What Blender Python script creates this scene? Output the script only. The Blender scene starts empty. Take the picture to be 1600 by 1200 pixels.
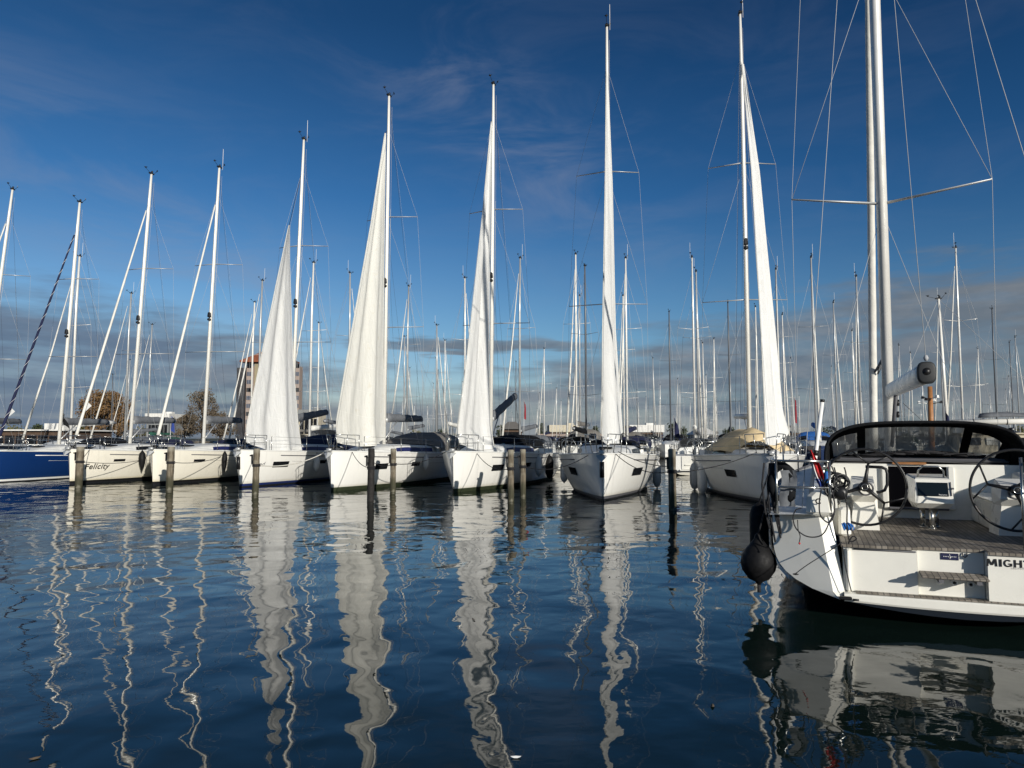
import bpy, math, random
from mathutils import Vector, Matrix
R_ = math.radians
random.seed(7)
scn = bpy.context.scene
col = scn.collection

# ------------------------------------------------------------------ camera
PITCH = R_(4.2); FPX = 1155.0; CAMZ = 2.0
cam = bpy.data.cameras.new("camera"); cam.lens = 26.0; cam.sensor_width = 36.0
cam.clip_start = 0.1; cam.clip_end = 6000
camo = bpy.data.objects.new("camera", cam); col.objects.link(camo)
camo.location = (0, 0, CAMZ); camo.rotation_euler = (R_(90) + PITCH, 0, 0)
scn.camera = camo

# ------------------------------------------------------------------ light
SUN_AZ = 152.0      # degrees clockwise from +Y (view direction): behind the camera, to the right
SUN_EL = 16.0
sl = bpy.data.lights.new("sun", 'SUN'); sl.energy = 4.6; sl.angle = R_(0.5); sl.color = (1.0, 0.945, 0.85)
so = bpy.data.objects.new("sun", sl); col.objects.link(so)
sd = Vector((math.sin(R_(SUN_AZ)) * math.cos(R_(SUN_EL)), math.cos(R_(SUN_AZ)) * math.cos(R_(SUN_EL)), math.sin(R_(SUN_EL))))
so.rotation_euler = sd.to_track_quat('Z', 'Y').to_euler(); so.location = (20, -30, 30)

scn.view_settings.view_transform = 'Standard'
scn.view_settings.look = 'None'
scn.view_settings.exposure = 0.0
scn.view_settings.gamma = 1.0


# ------------------------------------------------------------------ node helpers
class NT:
    def __init__(s, tree): s.t = tree; s.n = tree.nodes; s.l = tree.links
    def new(s, typ, **kw):
        nd = s.n.new(typ)
        for k, v in kw.items(): setattr(nd, k, v)
        return nd
    def put(s, sock, v):
        if isinstance(v, bpy.types.NodeSocket): s.l.new(v, sock)
        elif v is not None:
            if hasattr(sock.default_value, '__len__') and not hasattr(v, '__len__'): v = (v,) * len(sock.default_value)
            if hasattr(v, '__len__') and len(v) == 3 and len(sock.default_value) == 4: v = (*v, 1)
            sock.default_value = v
    def math(s, op, a, b=None, c=None, clamp=False):
        nd = s.new('ShaderNodeMath', operation=op, use_clamp=clamp)
        s.put(nd.inputs[0], a)
        if b is not None: s.put(nd.inputs[1], b)
        if c is not None: s.put(nd.inputs[2], c)
        return nd.outputs[0]
    def noise(s, vec, scale, detail=2, rough=0.5, dist=0.0):
        nd = s.new('ShaderNodeTexNoise'); s.put(nd.inputs['Vector'], vec)
        nd.inputs['Scale'].default_value = scale; nd.inputs['Detail'].default_value = detail
        nd.inputs['Roughness'].default_value = rough; nd.inputs['Distortion'].default_value = dist
        return nd.outputs['Fac']
    def mix(s, fac, a, b):
        nd = s.new('ShaderNodeMix', data_type='RGBA'); s.put(nd.inputs[0], fac); s.put(nd.inputs[6], a); s.put(nd.inputs[7], b)
        return nd.outputs[2]
    def ramp(s, fac, stops, interp='LINEAR'):
        nd = s.new('ShaderNodeValToRGB'); cr = nd.color_ramp; cr.interpolation = interp
        while len(cr.elements) < len(stops): cr.elements.new(0.5)
        for e, (p, c) in zip(cr.elements, stops):
            e.position = p; e.color = (c, c, c, 1) if not hasattr(c, '__len__') else (*c, 1)
        s.put(nd.inputs[0], fac); return nd.outputs[0]
    def maprange(s, v, a, b, c=0, d=1, smooth=True):
        nd = s.new('ShaderNodeMapRange', interpolation_type='SMOOTHSTEP' if smooth else 'LINEAR')
        s.put(nd.inputs[0], v)
        for i, x in zip((1, 2, 3, 4), (a, b, c, d)): s.put(nd.inputs[i], x)
        return nd.outputs[0]
    def comb(s, x, y, z):
        nd = s.new('ShaderNodeCombineXYZ'); s.put(nd.inputs[0], x); s.put(nd.inputs[1], y); s.put(nd.inputs[2], z); return nd.outputs[0]
    def vmul(s, v, m):
        nd = s.new('ShaderNodeVectorMath', operation='MULTIPLY'); s.put(nd.inputs[0], v); s.put(nd.inputs[1], m); return nd.outputs[0]
    def bump(s, h, strength=0.3, dist=0.02, normal=None):
        nd = s.new('ShaderNodeBump'); nd.inputs['Strength'].default_value = strength; nd.inputs['Distance'].default_value = dist
        s.put(nd.inputs['Height'], h)
        if normal is not None: s.l.new(normal, nd.inputs['Normal'])
        return nd.outputs[0]


# ------------------------------------------------------------------ world: Nishita sky with a low cloud bank
world = bpy.data.worlds.new("World"); scn.world = world; world.use_nodes = True
w = NT(world.node_tree); w.n.clear()
sky = w.new('ShaderNodeTexSky', sky_type='NISHITA', sun_disc=False)
sky.sun_elevation = R_(SUN_EL); sky.sun_rotation = R_(SUN_AZ); sky.air_density = 1.0; sky.dust_density = 0.6; sky.ozone_density = 3.0
tc = w.new('ShaderNodeTexCoord'); sep = w.new('ShaderNodeSeparateXYZ'); w.l.new(tc.outputs['Generated'], sep.inputs[0])
el = w.math('MULTIPLY', w.math('ARCSINE', sep.outputs[2]), 57.2958)
az = w.math('MULTIPLY', w.math('ARCTAN2', sep.outputs[0], sep.outputs[1]), 57.2958)
hsv = w.new('ShaderNodeHueSaturation'); hsv.inputs['Saturation'].default_value = 1.0; w.l.new(sky.outputs[0], hsv.inputs['Color'])
# deep, polarised-looking blue high up: thicker air colour low, darker high
grade = w.ramp(w.maprange(el, 0, 60, 0, 1, False), [(0.0, (.80, .86, 1.0)), (0.13, (.50, .73, .89)), (0.3, (.19, .48, .73)), (0.5, (.095, .30, .49)), (1.0, (.055, .19, .31))])
skyc = w.new('ShaderNodeMix', data_type='RGBA', blend_type='MULTIPLY'); skyc.inputs[0].default_value = 1
w.l.new(hsv.outputs[0], skyc.inputs[6]); w.l.new(grade, skyc.inputs[7]); skyc = skyc.outputs[2]
azg = w.new('ShaderNodeMix', data_type='RGBA', blend_type='MULTIPLY'); azg.inputs[0].default_value = 1
w.l.new(skyc, azg.inputs[6]); w.l.new(w.ramp(w.maprange(az, -40, 40, 0, 1), [(0, (1.45, 1.2, 1.12)), (1, (.85, .90, .92))]), azg.inputs[7]); skyc = azg.outputs[2]
top = w.maprange(az, -60, 60, 0, 1, False)
def azf(a): return (a + 60) / 120
thr = w.math('MULTIPLY', w.ramp(top, [(azf(-60), .50), (azf(-33), .50), (azf(-24), .46), (azf(-15), .22), (azf(-5), .17), (azf(1), .22), (azf(6), .36), (azf(23), .48), (azf(36), .62), (azf(60), .5)], 'B_SPLINE'), 20.0)
vec = w.comb(w.math('MULTIPLY', az, 0.085), w.math('MULTIPLY', el, 0.50), 0.0)
n1 = w.noise(vec, 1.0, 5, 0.55)
n2 = w.noise(w.comb(w.math('MULTIPLY', az, 0.12), w.math('MULTIPLY', el, 0.9), 4.0), 1.0, 3, 0.5)
low = w.maprange(w.math('ADD', w.math('SUBTRACT', thr, el), w.math('MULTIPLY', w.math('SUBTRACT', n1, .5), 11.0)), -1.4, 2.2)
streak = w.math('MULTIPLY', w.maprange(n2, .47, .58), w.math('MULTIPLY', w.maprange(el, 4.6, 6.0), w.maprange(el, 8.6, 7.2)))
streak = w.math('MULTIPLY', streak, w.math('MULTIPLY', w.maprange(az, -22, -8), w.maprange(az, 12, 2)))
n3 = w.noise(w.comb(w.math('MULTIPLY', az, 0.13), w.math('MULTIPLY', el, 0.8), 17.0), 1.0, 4, 0.55)
mask = w.math('MULTIPLY', w.math('MAXIMUM', low, streak), w.maprange(n3, .36, .58, .70, .95))
bright = w.noise(w.comb(w.math('MULTIPLY', az, 0.2), w.math('MULTIPLY', el, 0.7), 9.0), 1.0, 6, 0.6)
cc = w.ramp(bright, [(.30, (1.15, 1.58, 2.15)), (.48, (1.5, 1.9, 2.4)), (.64, (2.1, 2.4, 2.8)), (.80, (3.2, 3.4, 3.6))])
pale = w.math('MULTIPLY', w.maprange(el, 4.6, 0.8), w.maprange(az, -22, -6))
cc = w.mix(w.math('MULTIPLY', pale, w.maprange(bright, .35, .6)), cc, (2.7, 3.0, 3.3))
left = w.math('MULTIPLY', w.maprange(az, -16, -30), 0.6)
cc = w.mix(left, cc, (1.0, 1.65, 2.75))
cc = w.mix(w.math('MULTIPLY', w.maprange(az, 20, 34), 0.4), cc, (1.55, 1.68, 1.80))
c1 = w.mix(mask, skyc, cc)
# faint high cirrus
dirv = w.new('ShaderNodeMapping'); dirv.inputs['Rotation'].default_value = (0, 0, R_(28)); dirv.inputs['Scale'].default_value = (0.07, 0.22, 1)
w.l.new(w.comb(az, el, 0), dirv.inputs[0])
ci = w.noise(dirv.outputs[0], 1.0, 5, 0.62, 0.6)
def blob(a0, e0, sa, se):
    u = w.math('DIVIDE', w.math('SUBTRACT', az, a0), sa); v = w.math('DIVIDE', w.math('SUBTRACT', w.math('ADD', el, w.math('MULTIPLY', w.math('SUBTRACT', az, a0), .5)), e0), se)
    return w.math('EXPONENT', w.math('MULTIPLY', w.math('ADD', w.math('MULTIPLY', u, u), w.math('MULTIPLY', v, v)), -1.0))
bl = w.math('ADD', w.math('ADD', blob(0, 22.5, 10, 4.5), w.math('MULTIPLY', blob(-27, 15, 14, 4.5), .9)), .16)
cim = w.math('MULTIPLY', w.math('MULTIPLY', w.maprange(ci, .40, .72), 0.36), bl)
c2 = w.mix(cim, c1, (2.6, 2.9, 3.8))
bg = w.new('ShaderNodeBackground'); w.l.new(c2, bg.inputs[0]); bg.inputs[1].default_value = 0.10
wo = w.new('ShaderNodeOutputWorld'); w.l.new(bg.outputs[0], wo.inputs[0])


# ------------------------------------------------------------------ materials
def pbr(name, colr, rough=0.5, metal=0.0, var=0.0, vscale=3.0, bump=0.0, bscale=20.0, coat=0.0, spec=0.5, ior=1.45):
    m = bpy.data.materials.new(name); m.use_nodes = True; t = NT(m.node_tree)
    b = t.n['Principled BSDF']; b.inputs['Roughness'].default_value = rough; b.inputs['Metallic'].default_value = metal
    b.inputs['Coat Weight'].default_value = coat; b.inputs['IOR'].default_value = ior
    tcn = t.new('ShaderNodeTexCoord'); o = tcn.outputs['Object']
    if var > 0:
        n = t.noise(o, vscale, 5, 0.6)
        lo = tuple(c * (1 - var) for c in colr); hi = tuple(min(1, c * (1 + var * .5)) for c in colr)
        t.l.new(t.ramp(n, [(.3, lo), (.7, hi)]), b.inputs['Base Color'])
        t.l.new(t.maprange(t.noise(o, vscale * 2.3, 3), .3, .7, max(0.02, rough - .08), rough + .1), b.inputs['Roughness'])
    else: b.inputs['Base Color'].default_value = (*colr, 1)
    if bump > 0: t.l.new(t.bump(t.noise(o, bscale, 4), 0.6, bump), b.inputs['Normal'])
    return m

M = {}
def gelcoat(name, colr, dirt=(.42, .38, .27)):
    m = bpy.data.materials.new(name); m.use_nodes = True; t = NT(m.node_tree); b = t.n['Principled BSDF']
    o = t.new('ShaderNodeTexCoord').outputs['Object']; s = t.new('ShaderNodeSeparateXYZ'); t.l.new(o, s.inputs[0])
    n = t.noise(o, 1.1, 5, .6); st = t.noise(t.vmul(o, (5, 5, .35)), 1.5, 4, .6)
    c = t.mix(t.math('MULTIPLY', t.maprange(st, .5, .72), .22), colr, tuple(x * .72 for x in colr))
    # scum line a hand above the water (a real stain band with ragged edge)
    band = t.maprange(t.math('ADD', s.outputs[2], t.math('MULTIPLY', t.math('SUBTRACT', n, .5), .22)), .30, .10)
    c = t.mix(t.math('MULTIPLY', band, .55), c, dirt)
    t.l.new(c, b.inputs['Base Color']); b.inputs['Roughness'].default_value = .22; b.inputs['Coat Weight'].default_value = .3
    t.l.new(t.bump(t.noise(o, 1.6, 2), .25, .02), b.inputs['Normal'])
    return m
M['hull'] = gelcoat('white_gelcoat', (.80, .79, .75))
M['hull_cream'] = gelcoat('cream_gelcoat', (.82, .78, .67), (.5, .42, .22))
M['hull_blue'] = gelcoat('blue_gelcoat', (.006, .03, .125), (.02, .05, .12))
M['hull_dark'] = pbr('dark_gelcoat', (.012, .014, .018), .18, coat=.5)
M['hull_navy'] = pbr('navy_gelcoat', (.02, .035, .09), .2, coat=.4)
M['deck'] = pbr('deck_gelcoat', (.74, .74, .71), .45, var=.1, vscale=2.5, bump=.001, bscale=80)
M['inner'] = pbr('cockpit_gelcoat', (.78, .765, .70), .32, var=.07, vscale=2.2, coat=.2)
M['antifoul'] = pbr('antifouling', (.015, .016, .02), .6, var=.3)
M['antifoul_green'] = pbr('slime_antifouling', (.03, .04, .018), .7, var=.4)
M['boot_blue'] = pbr('boot_stripe', (.015, .03, .13), .3)
M['window'] = pbr('tinted_window', (.010, .011, .013), .16, ior=1.3)
M['window_grey'] = pbr('grey_curtained_window', (.10, .11, .14), .3)
M['window_blue'] = pbr('window_blue_cover', (.015, .02, .10), .5)
M['alu'] = pbr('anodised_aluminium', (.84, .82, .77), .32, .2, var=.08, vscale=1.2)
M['mast_white'] = pbr('painted_mast', (.82, .80, .74), .3, .1, var=.06, vscale=1)
M['mast_grey'] = pbr('dull_aluminium', (.50, .51, .51), .40, .4, var=.15, vscale=.8)
M['mast_dark'] = pbr('dark_mast', (.13, .14, .155), .4, .2)
M['steel'] = pbr('stainless_steel', (.42, .42, .40), .22, .9)
M['wire'] = pbr('rigging_wire', (.40, .41, .42), .75, 0.0)
M['black'] = pbr('black_plastic', (.012, .012, .013), .4)
M['black_fabric'] = pbr('black_canvas', (.012, .013, .015), .85, var=.3, vscale=6, bump=.008, bscale=9, ior=1.2)
M['grey_fabric'] = pbr('grey_canvas', (.15, .16, .175), .9, var=.2, vscale=5, bump=.02, bscale=5)
M['navy_fabric'] = pbr('navy_canvas', (.012, .016, .055), .9, var=.3, vscale=5, bump=.02, bscale=6)
M['blue_fabric'] = pbr('bright_blue_canvas', (.02, .12, .40), .8, var=.2, vscale=5, bump=.02, bscale=6)
M['beige_fabric'] = pbr('beige_tarpaulin', (.66, .52, .31), .85, var=.22, vscale=3, bump=.05, bscale=3)
M['taupe_fabric'] = pbr('taupe_canvas', (.20, .185, .165), .9, var=.2, vscale=4, bump=.03, bscale=4)
M['white_fabric'] = pbr('white_canvas', (.72, .71, .66), .85, var=.12, vscale=4, bump=.015, bscale=8)
M['green_fabric'] = pbr('green_canvas', (.02, .09, .06), .9, var=.2)
M['red'] = pbr('red_cloth', (.55, .025, .03), .8, var=.15, bump=.01, bscale=12)
M['red_dark'] = pbr('faded_red_cloth', (.26, .02, .03), .9)
M['white_cloth'] = pbr('white_cloth', (.78, .78, .76), .8)
M['blue_cloth'] = pbr('blue_cloth', (.02, .05, .26), .8)
M['rope_dark'] = pbr('dark_rope', (.02, .02, .023), .9, bump=.004, bscale=60)
M['rope_light'] = pbr('pale_rope', (.55, .53, .47), .9, bump=.004, bscale=60)
M['rope_blue'] = pbr('blue_rope', (.02, .14, .45), .8, bump=.004, bscale=60)
M['fender_white'] = pbr('white_fender', (.62, .62, .60), .4, var=.15)
M['fender_black'] = pbr('black_fender', (.008, .008, .009), .6, var=.4, vscale=9, bump=.006, bscale=14, ior=1.3)
M['wood_orange'] = pbr('varnished_wood', (.33, .145, .05), .5, var=.25, vscale=6)
M['void'] = pbr('dark_interior', (.003, .003, .004), .95, ior=1.02)
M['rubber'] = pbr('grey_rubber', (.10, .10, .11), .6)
M['cap_grey'] = pbr('dark_grey_plastic', (.03, .032, .034), .6)
M['screen'] = pbr('plotter_screen', (.008, .012, .013), .08, coat=.5)

def piling_mat():
    m = bpy.data.materials.new('weathered_piling_wood'); m.use_nodes = True; t = NT(m.node_tree); b = t.n['Principled BSDF']
    o = t.new('ShaderNodeTexCoord').outputs['Object']; s = t.new('ShaderNodeSeparateXYZ'); t.l.new(o, s.inputs[0])
    g = t.noise(t.vmul(o, (9, 9, .8)), 2.0, 6, .65); n = t.noise(o, 3, 4)
    c = t.ramp(g, [(.28, (.045, .036, .025)), (.5, (.14, .115, .08)), (.72, (.27, .235, .175))])
    wet = t.maprange(t.math('ADD', s.outputs[2], t.math('MULTIPLY', t.math('SUBTRACT', n, .5), .5)), .62, .25)
    c = t.mix(t.math('MULTIPLY', wet, .85), c, (.030, .032, .014))
    pal = t.math('MAXIMUM', t.math('MULTIPLY', t.maprange(n, .54, .66), .45), t.math('MULTIPLY', t.maprange(t.math('ADD', s.outputs[2], t.math('MULTIPLY', n, .3)), 1.55, 1.75), .6))
    c = t.mix(pal, c, (.30, .28, .22))
    t.l.new(c, b.inputs['Base Color']); b.inputs['Roughness'].default_value = .85
    t.l.new(t.bump(g, .9, .03), b.inputs['Normal'])
    return m
M['piling'] = piling_mat()
M['piling_black'] = pbr('tarred_piling_wood', (.022, .02, .019), .8, var=.5, vscale=6, bump=.02, bscale=12)

def teak_mat():
    m = bpy.data.materials.new('weathered_teak'); m.use_nodes = True; t = NT(m.node_tree); b = t.n['Principled BSDF']
    o = t.new('ShaderNodeTexCoord').outputs['Object']; s = t.new('ShaderNodeSeparateXYZ'); t.l.new(o, s.inputs[0])
    ix = t.math('DIVIDE', s.outputs[0], .058); fr = t.math('FRACT', ix); pl = t.math('FLOOR', ix)
    iy = t.math('DIVIDE', t.math('ADD', s.outputs[1], t.math('MULTIPLY', t.math('MODULO', pl, 2.0), .17)), .34); fy = t.math('FRACT', iy)
    seam = t.math('MAXIMUM', t.math('LESS_THAN', fr, .16), t.math('LESS_THAN', fy, .03))
    pn = t.new('ShaderNodeTexWhiteNoise', noise_dimensions='2D'); t.l.new(t.comb(pl, t.math('FLOOR', iy), 0), pn.inputs['Vector'])
    g = t.noise(t.vmul(o, (40, 4, 4)), 1.0, 5, .6)
    f = t.math('ADD', t.math('MULTIPLY', pn.outputs['Value'], .4), t.math('MULTIPLY', g, .6))
    c = t.ramp(f, [(.2, (.12, .105, .085)), (.5, (.19, .165, .135)), (.8, (.29, .26, .22))])
    c = t.mix(t.math('MULTIPLY', seam, .93), c, (.02, .018, .016))
    t.l.new(c, b.inputs['Base Color']); b.inputs['Roughness'].default_value = .7
    t.l.new(t.bump(t.math('SUBTRACT', 1.0, seam), .4, .004), b.inputs['Normal'])
    return m
M['teak'] = teak_mat()

def sail_mat(name, base, stain):
    m = bpy.data.materials.new(name); m.use_nodes = True; t = NT(m.node_tree); b = t.n['Principled BSDF']
    tcn = t.new('ShaderNodeTexCoord'); o = tcn.outputs['Object']; s = t.new('ShaderNodeSeparateXYZ'); t.l.new(o, s.inputs[0])
    n = t.noise(o, .9, 5, .6)
    c = t.ramp(n, [(.3, tuple(x * .93 for x in base)), (.7, base)])
    c = t.mix(t.math('MULTIPLY', t.maprange(t.noise(o, 5, 4), .55, .75), .25), c, stain)
    seam = t.math('LESS_THAN', t.math('FRACT', t.math('DIVIDE', t.math('ADD', s.outputs[2], t.math('MULTIPLY', s.outputs[1], .12)), 1.05)), .022)
    c = t.mix(t.math('MULTIPLY', seam, .5), c, tuple(min(1, x * 1.12) for x in base))
    t.l.new(c, b.inputs['Base Color']); b.inputs['Roughness'].default_value = .75
    wr = t.noise(t.vmul(o, (2.2, 2.2, .5)), 1.4, 5, .55, .6); cr = t.noise(o, 7, 3, .5)
    h = t.math('ADD', t.math('ADD', wr, t.math('MULTIPLY', cr, .10)), t.math('MULTIPLY', seam, .05))
    bn = t.bump(h, .7, .075); t.l.new(bn, b.inputs['Normal'])
    tr = t.new('ShaderNodeBsdfTranslucent'); t.l.new(c, tr.inputs[0]); t.l.new(bn, tr.inputs['Normal'])
    mx = t.new('ShaderNodeMixShader'); mx.inputs[0].default_value = .22
    t.l.new(b.outputs[0], mx.inputs[1]); t.l.new(tr.outputs[0], mx.inputs[2]); t.l.new(mx.outputs[0], t.n['Material Output'].inputs[0])
    return m
M['sail'] = sail_mat('sail_cloth', (.82, .82, .80), (.66, .64, .57))
M['sail_old'] = sail_mat('yellowed_sail_cloth', (.80, .79, .73), (.62, .55, .38))
M['furled'] = pbr('furled_sail', (.74, .72, .66), .8, var=.15, vscale=3, bump=.02, bscale=6)
M['furled_tan'] = pbr('furled_tan_sail', (.66, .62, .55), .8, var=.25, vscale=2, bump=.03, bscale=5)

def hood_glass():
    m = bpy.data.materials.new('sprayhood_window_film'); m.use_nodes = True; t = NT(m.node_tree); b = t.n['Principled BSDF']
    o = t.new('ShaderNodeTexCoord').outputs['Object']
    n = t.noise(t.vmul(o, (7, 1, 1.6)), 1.0, 5, .65); n2 = t.noise(o, 2.3, 3)
    b.inputs['Base Color'].default_value = (.70, .71, .70, 1); b.inputs['Roughness'].default_value = .25
    t.l.new(t.bump(n2, .6, .05), b.inputs['Normal'])
    tr = t.new('ShaderNodeBsdfTransparent'); tr.inputs[0].default_value = (.80, .82, .82, 1)
    mx = t.new('ShaderNodeMixShader'); t.l.new(t.maprange(t.math('ADD', t.math('MULTIPLY', n, .7), t.math('MULTIPLY', n2, .3)), .38, .60, .66, .97), mx.inputs[0])
    t.l.new(tr.outputs[0], mx.inputs[1]); t.l.new(b.outputs[0], mx.inputs[2]); t.l.new(mx.outputs[0], t.n['Material Output'].inputs[0])
    return m
M['hood_glass'] = hood_glass()

def water_mat():
    m = bpy.data.materials.new('harbour_water'); m.use_nodes = True; t = NT(m.node_tree); b = t.n['Principled BSDF']
    g = t.new('ShaderNodeNewGeometry').outputs['Position']
    b.inputs['Base Color'].default_value = (.0065, .0145, .0120, 1)
    b.inputs['Roughness'].default_value = .012; b.inputs['IOR'].default_value = WATER_IOR
    a = t.noise(t.vmul(g, (1, 1.15, 1)), .55, 1, .4, .25)
    c = t.noise(t.vmul(g, (1.15, 1, 1)), 1.7, 1.2, .4, .35)
    d = t.noise(g, 5.2, 1.5, .45, .2)
    f = t.noise(t.vmul(g, (.7, 1.5, 1)), 13, 2, .5)
    # light airs: patches where fine ripples are stronger
    patch = t.maprange(t.noise(g, .16, 2), .42, .62, .25, 1.0)
    s = t.new('ShaderNodeSeparateXYZ'); t.l.new(g, s.inputs[0])
    far = t.maprange(s.outputs[1], 9, 20, .5, 1.0)
    h = t.math('ADD', t.math('MULTIPLY', a, WA), t.math('MULTIPLY', c, WB))
    fine = t.math('ADD', t.math('MULTIPLY', d, WC), t.math('MULTIPLY', f, WD))
    h = t.math('ADD', h, t.math('MULTIPLY', fine, t.math('MULTIPLY', patch, far)))
    t.l.new(t.bump(h, 1.0, 1.0), b.inputs['Normal'])
    return m
WATER_IOR = 1.39; WA, WB, WC, WD = .046, .0140, .0046, .0010
M['water'] = water_mat()


# ------------------------------------------------------------------ mesh helpers
class MB:
    def __init__(s): s.v = []; s.f = []; s.m = []; s.s = []
    def add(s, vs, fs, mi=0, smooth=False):
        o = len(s.v); s.v += [tuple(v) for v in vs]
        for f in fs: s.f.append(tuple(i + o for i in f)); s.m.append(mi); s.s.append(smooth)
        return s
    def box(s, c, d, rz=0, mi=0, taper=1.0, bev=0.0):
        hx, hy, hz = d[0] / 2, d[1] / 2, d[2] / 2; cs, sn = math.cos(rz), math.sin(rz)
        if bev <= 0:
            pts = []
            for z, k in ((-hz, 1), (hz, taper)):
                for x, y in ((-hx, -hy), (hx, -hy), (hx, hy), (-hx, hy)):
                    x2, y2 = x * k, y * k; pts.append((c[0] + x2 * cs - y2 * sn, c[1] + x2 * sn + y2 * cs, c[2] + z))
            return s.add(pts, [(3, 2, 1, 0), (4, 5, 6, 7), (0, 1, 5, 4), (1, 2, 6, 5), (2, 3, 7, 6), (3, 0, 4, 7)], mi)
        b = min(bev, hx * .9, hy * .9, hz * .9); rings = []
        for z, k, ins in ((-hz, 1, b), (-hz + b, 1, 0), (hz - b, taper, 0), (hz, taper, b)):
            r = []
            X, Y = hx * k - ins, hy * k - ins
            for x, y in ((-X + b, -Y), (X - b, -Y), (X, -Y + b), (X, Y - b), (X - b, Y), (-X + b, Y), (-X, Y - b), (-X, -Y + b)):
                r.append((c[0] + x * cs - y * sn, c[1] + x * sn + y * cs, c[2] + z))
            rings.append(r)
        return s.loft(rings, True, True, mi)
    def loft(s, rings, closed=True, caps=True, mi=0, smooth=False):
        n = len(rings[0]); vs = [p for r in rings for p in r]; fs = []
        for i in range(len(rings) - 1):
            for j in range(n if closed else n - 1):
                k = (j + 1) % n; fs.append((i * n + j, i * n + k, (i + 1) * n + k, (i + 1) * n + j))
        if caps and closed: fs.append(tuple(reversed(range(n)))); fs.append(tuple((len(rings) - 1) * n + j for j in range(n)))
        return s.add(vs, fs, mi, smooth)
    def tube(s, pts, r, n=8, mi=0, caps=True, sy=1.0):
        pts = [Vector(p) for p in pts]; rr = r if hasattr(r, '__len__') else [r] * len(pts); rings = []
        up = None
        for i, p in enumerate(pts):
            d = (pts[min(i + 1, len(pts) - 1)] - pts[max(i - 1, 0)])
            d = d.normalized() if d.length > 1e-9 else Vector((0, 0, 1))
            if up is None: a = Vector((1, 0, 0)) if abs(d.x) < .8 else Vector((0, 1, 0))
            else: a = up
            u = (a - d * a.dot(d)); u = u.normalized() if u.length > 1e-6 else d.orthogonal().normalized()
            v = d.cross(u); up = u
            rings.append([p + (u * math.cos(2 * math.pi * k / n) + v * math.sin(2 * math.pi * k / n) * sy) * rr[i] for k in range(n)])
        return s.loft(rings, True, caps, mi, True)
    def lathe(s, prof, c=(0, 0, 0), n=16, mi=0, axis='z'):
        rings = []
        for r, z in prof:
            ring = []
            for k in range(n):
                x, y = max(r, 1e-4) * math.cos(2 * math.pi * k / n), max(r, 1e-4) * math.sin(2 * math.pi * k / n)
                if axis == 'z': p = (c[0] + x, c[1] + y, c[2] + z)
                elif axis == 'y': p = (c[0] + x, c[1] + z, c[2] + y)
                else: p = (c[0] + z, c[1] + x, c[2] + y)
                ring.append(p)
            rings.append(ring)
        return s.loft(rings, True, True, mi, True)
    def grid(s, rows, mi=0, smooth=True): return s.loft(rows, False, False, mi, smooth)
    def torus(s, c, R, r, normal=(0, 1, 0), n=40, k=8, mi=0, a0=0, a1=360):
        nn = Vector(normal).normalized(); u = nn.orthogonal().normalized() if abs(nn.z) > .99 else nn.cross(Vector((0, 0, 1))).normalized(); v = nn.cross(u)
        pts = [Vector(c) + (u * math.cos(R_(a0 + (a1 - a0) * i / n)) + v * math.sin(R_(a0 + (a1 - a0) * i / n))) * R for i in range(n + 1)]
        return s.tube(pts, r, k, mi)
    def build(s, name, mats, parent=None, label=None):
        me = bpy.data.meshes.new(name); me.from_pydata(s.v, [], s.f)
        for m in (mats if isinstance(mats, (list, tuple)) else [mats]): me.materials.append(M[m] if isinstance(m, str) else m)
        me.polygons.foreach_set('material_index', s.m); me.polygons.foreach_set('use_smooth', s.s); me.update()
        o = bpy.data.objects.new(name, me); col.objects.link(o)
        if parent: o.parent = parent
        if label: o['label'] = label
        return o

def thing(name, label, cat, loc=(0, 0, 0), rz=0.0, group=None):
    o = bpy.data.objects.new(name, None); col.objects.link(o); o.location = loc; o.rotation_euler = (0, 0, rz)
    o.empty_display_size = .3; o['label'] = label; o['category'] = cat
    if group: o['group'] = group
    return o
def tag(o, label, cat, group=None, kind=None):
    if label: o['label'] = label
    if cat: o['category'] = cat
    if group: o['group'] = group
    if kind: o['kind'] = kind
    return o
def copy_tree(o, parent=None):
    c = o.copy(); col.objects.link(c)
    if parent: c.parent = parent
    for ch in list(o.children): copy_tree(ch, c)
    return c
def ray(px, py):
    x = (px - 800) / FPX; v = (600 - py) / FPX
    return Vector((x, math.cos(PITCH) - v * math.sin(PITCH), math.sin(PITCH) + v * math.cos(PITCH)))
def at(px, py, Y):
    d = ray(px, py); return Vector((0, 0, CAMZ)) + d * (Y / d.y)
def onz(px, py, z=0.0):
    d = ray(px, py); return Vector((0, 0, CAMZ)) + d * ((z - CAMZ) / d.z)
def proj(P):
    x, y, z = P[0], P[1], P[2] - CAMZ
    zc = y * math.cos(PITCH) + z * math.sin(PITCH); yc = z * math.cos(PITCH) - y * math.sin(PITCH)
    return 800 + FPX * x / zc, 600 - FPX * yc / zc
def sag(a, b, drop, n=14):
    a, b = Vector(a), Vector(b)
    return [a.lerp(b, i / n) - Vector((0, 0, drop * 4 * (i / n) * (1 - i / n))) for i in range(n + 1)]


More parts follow.
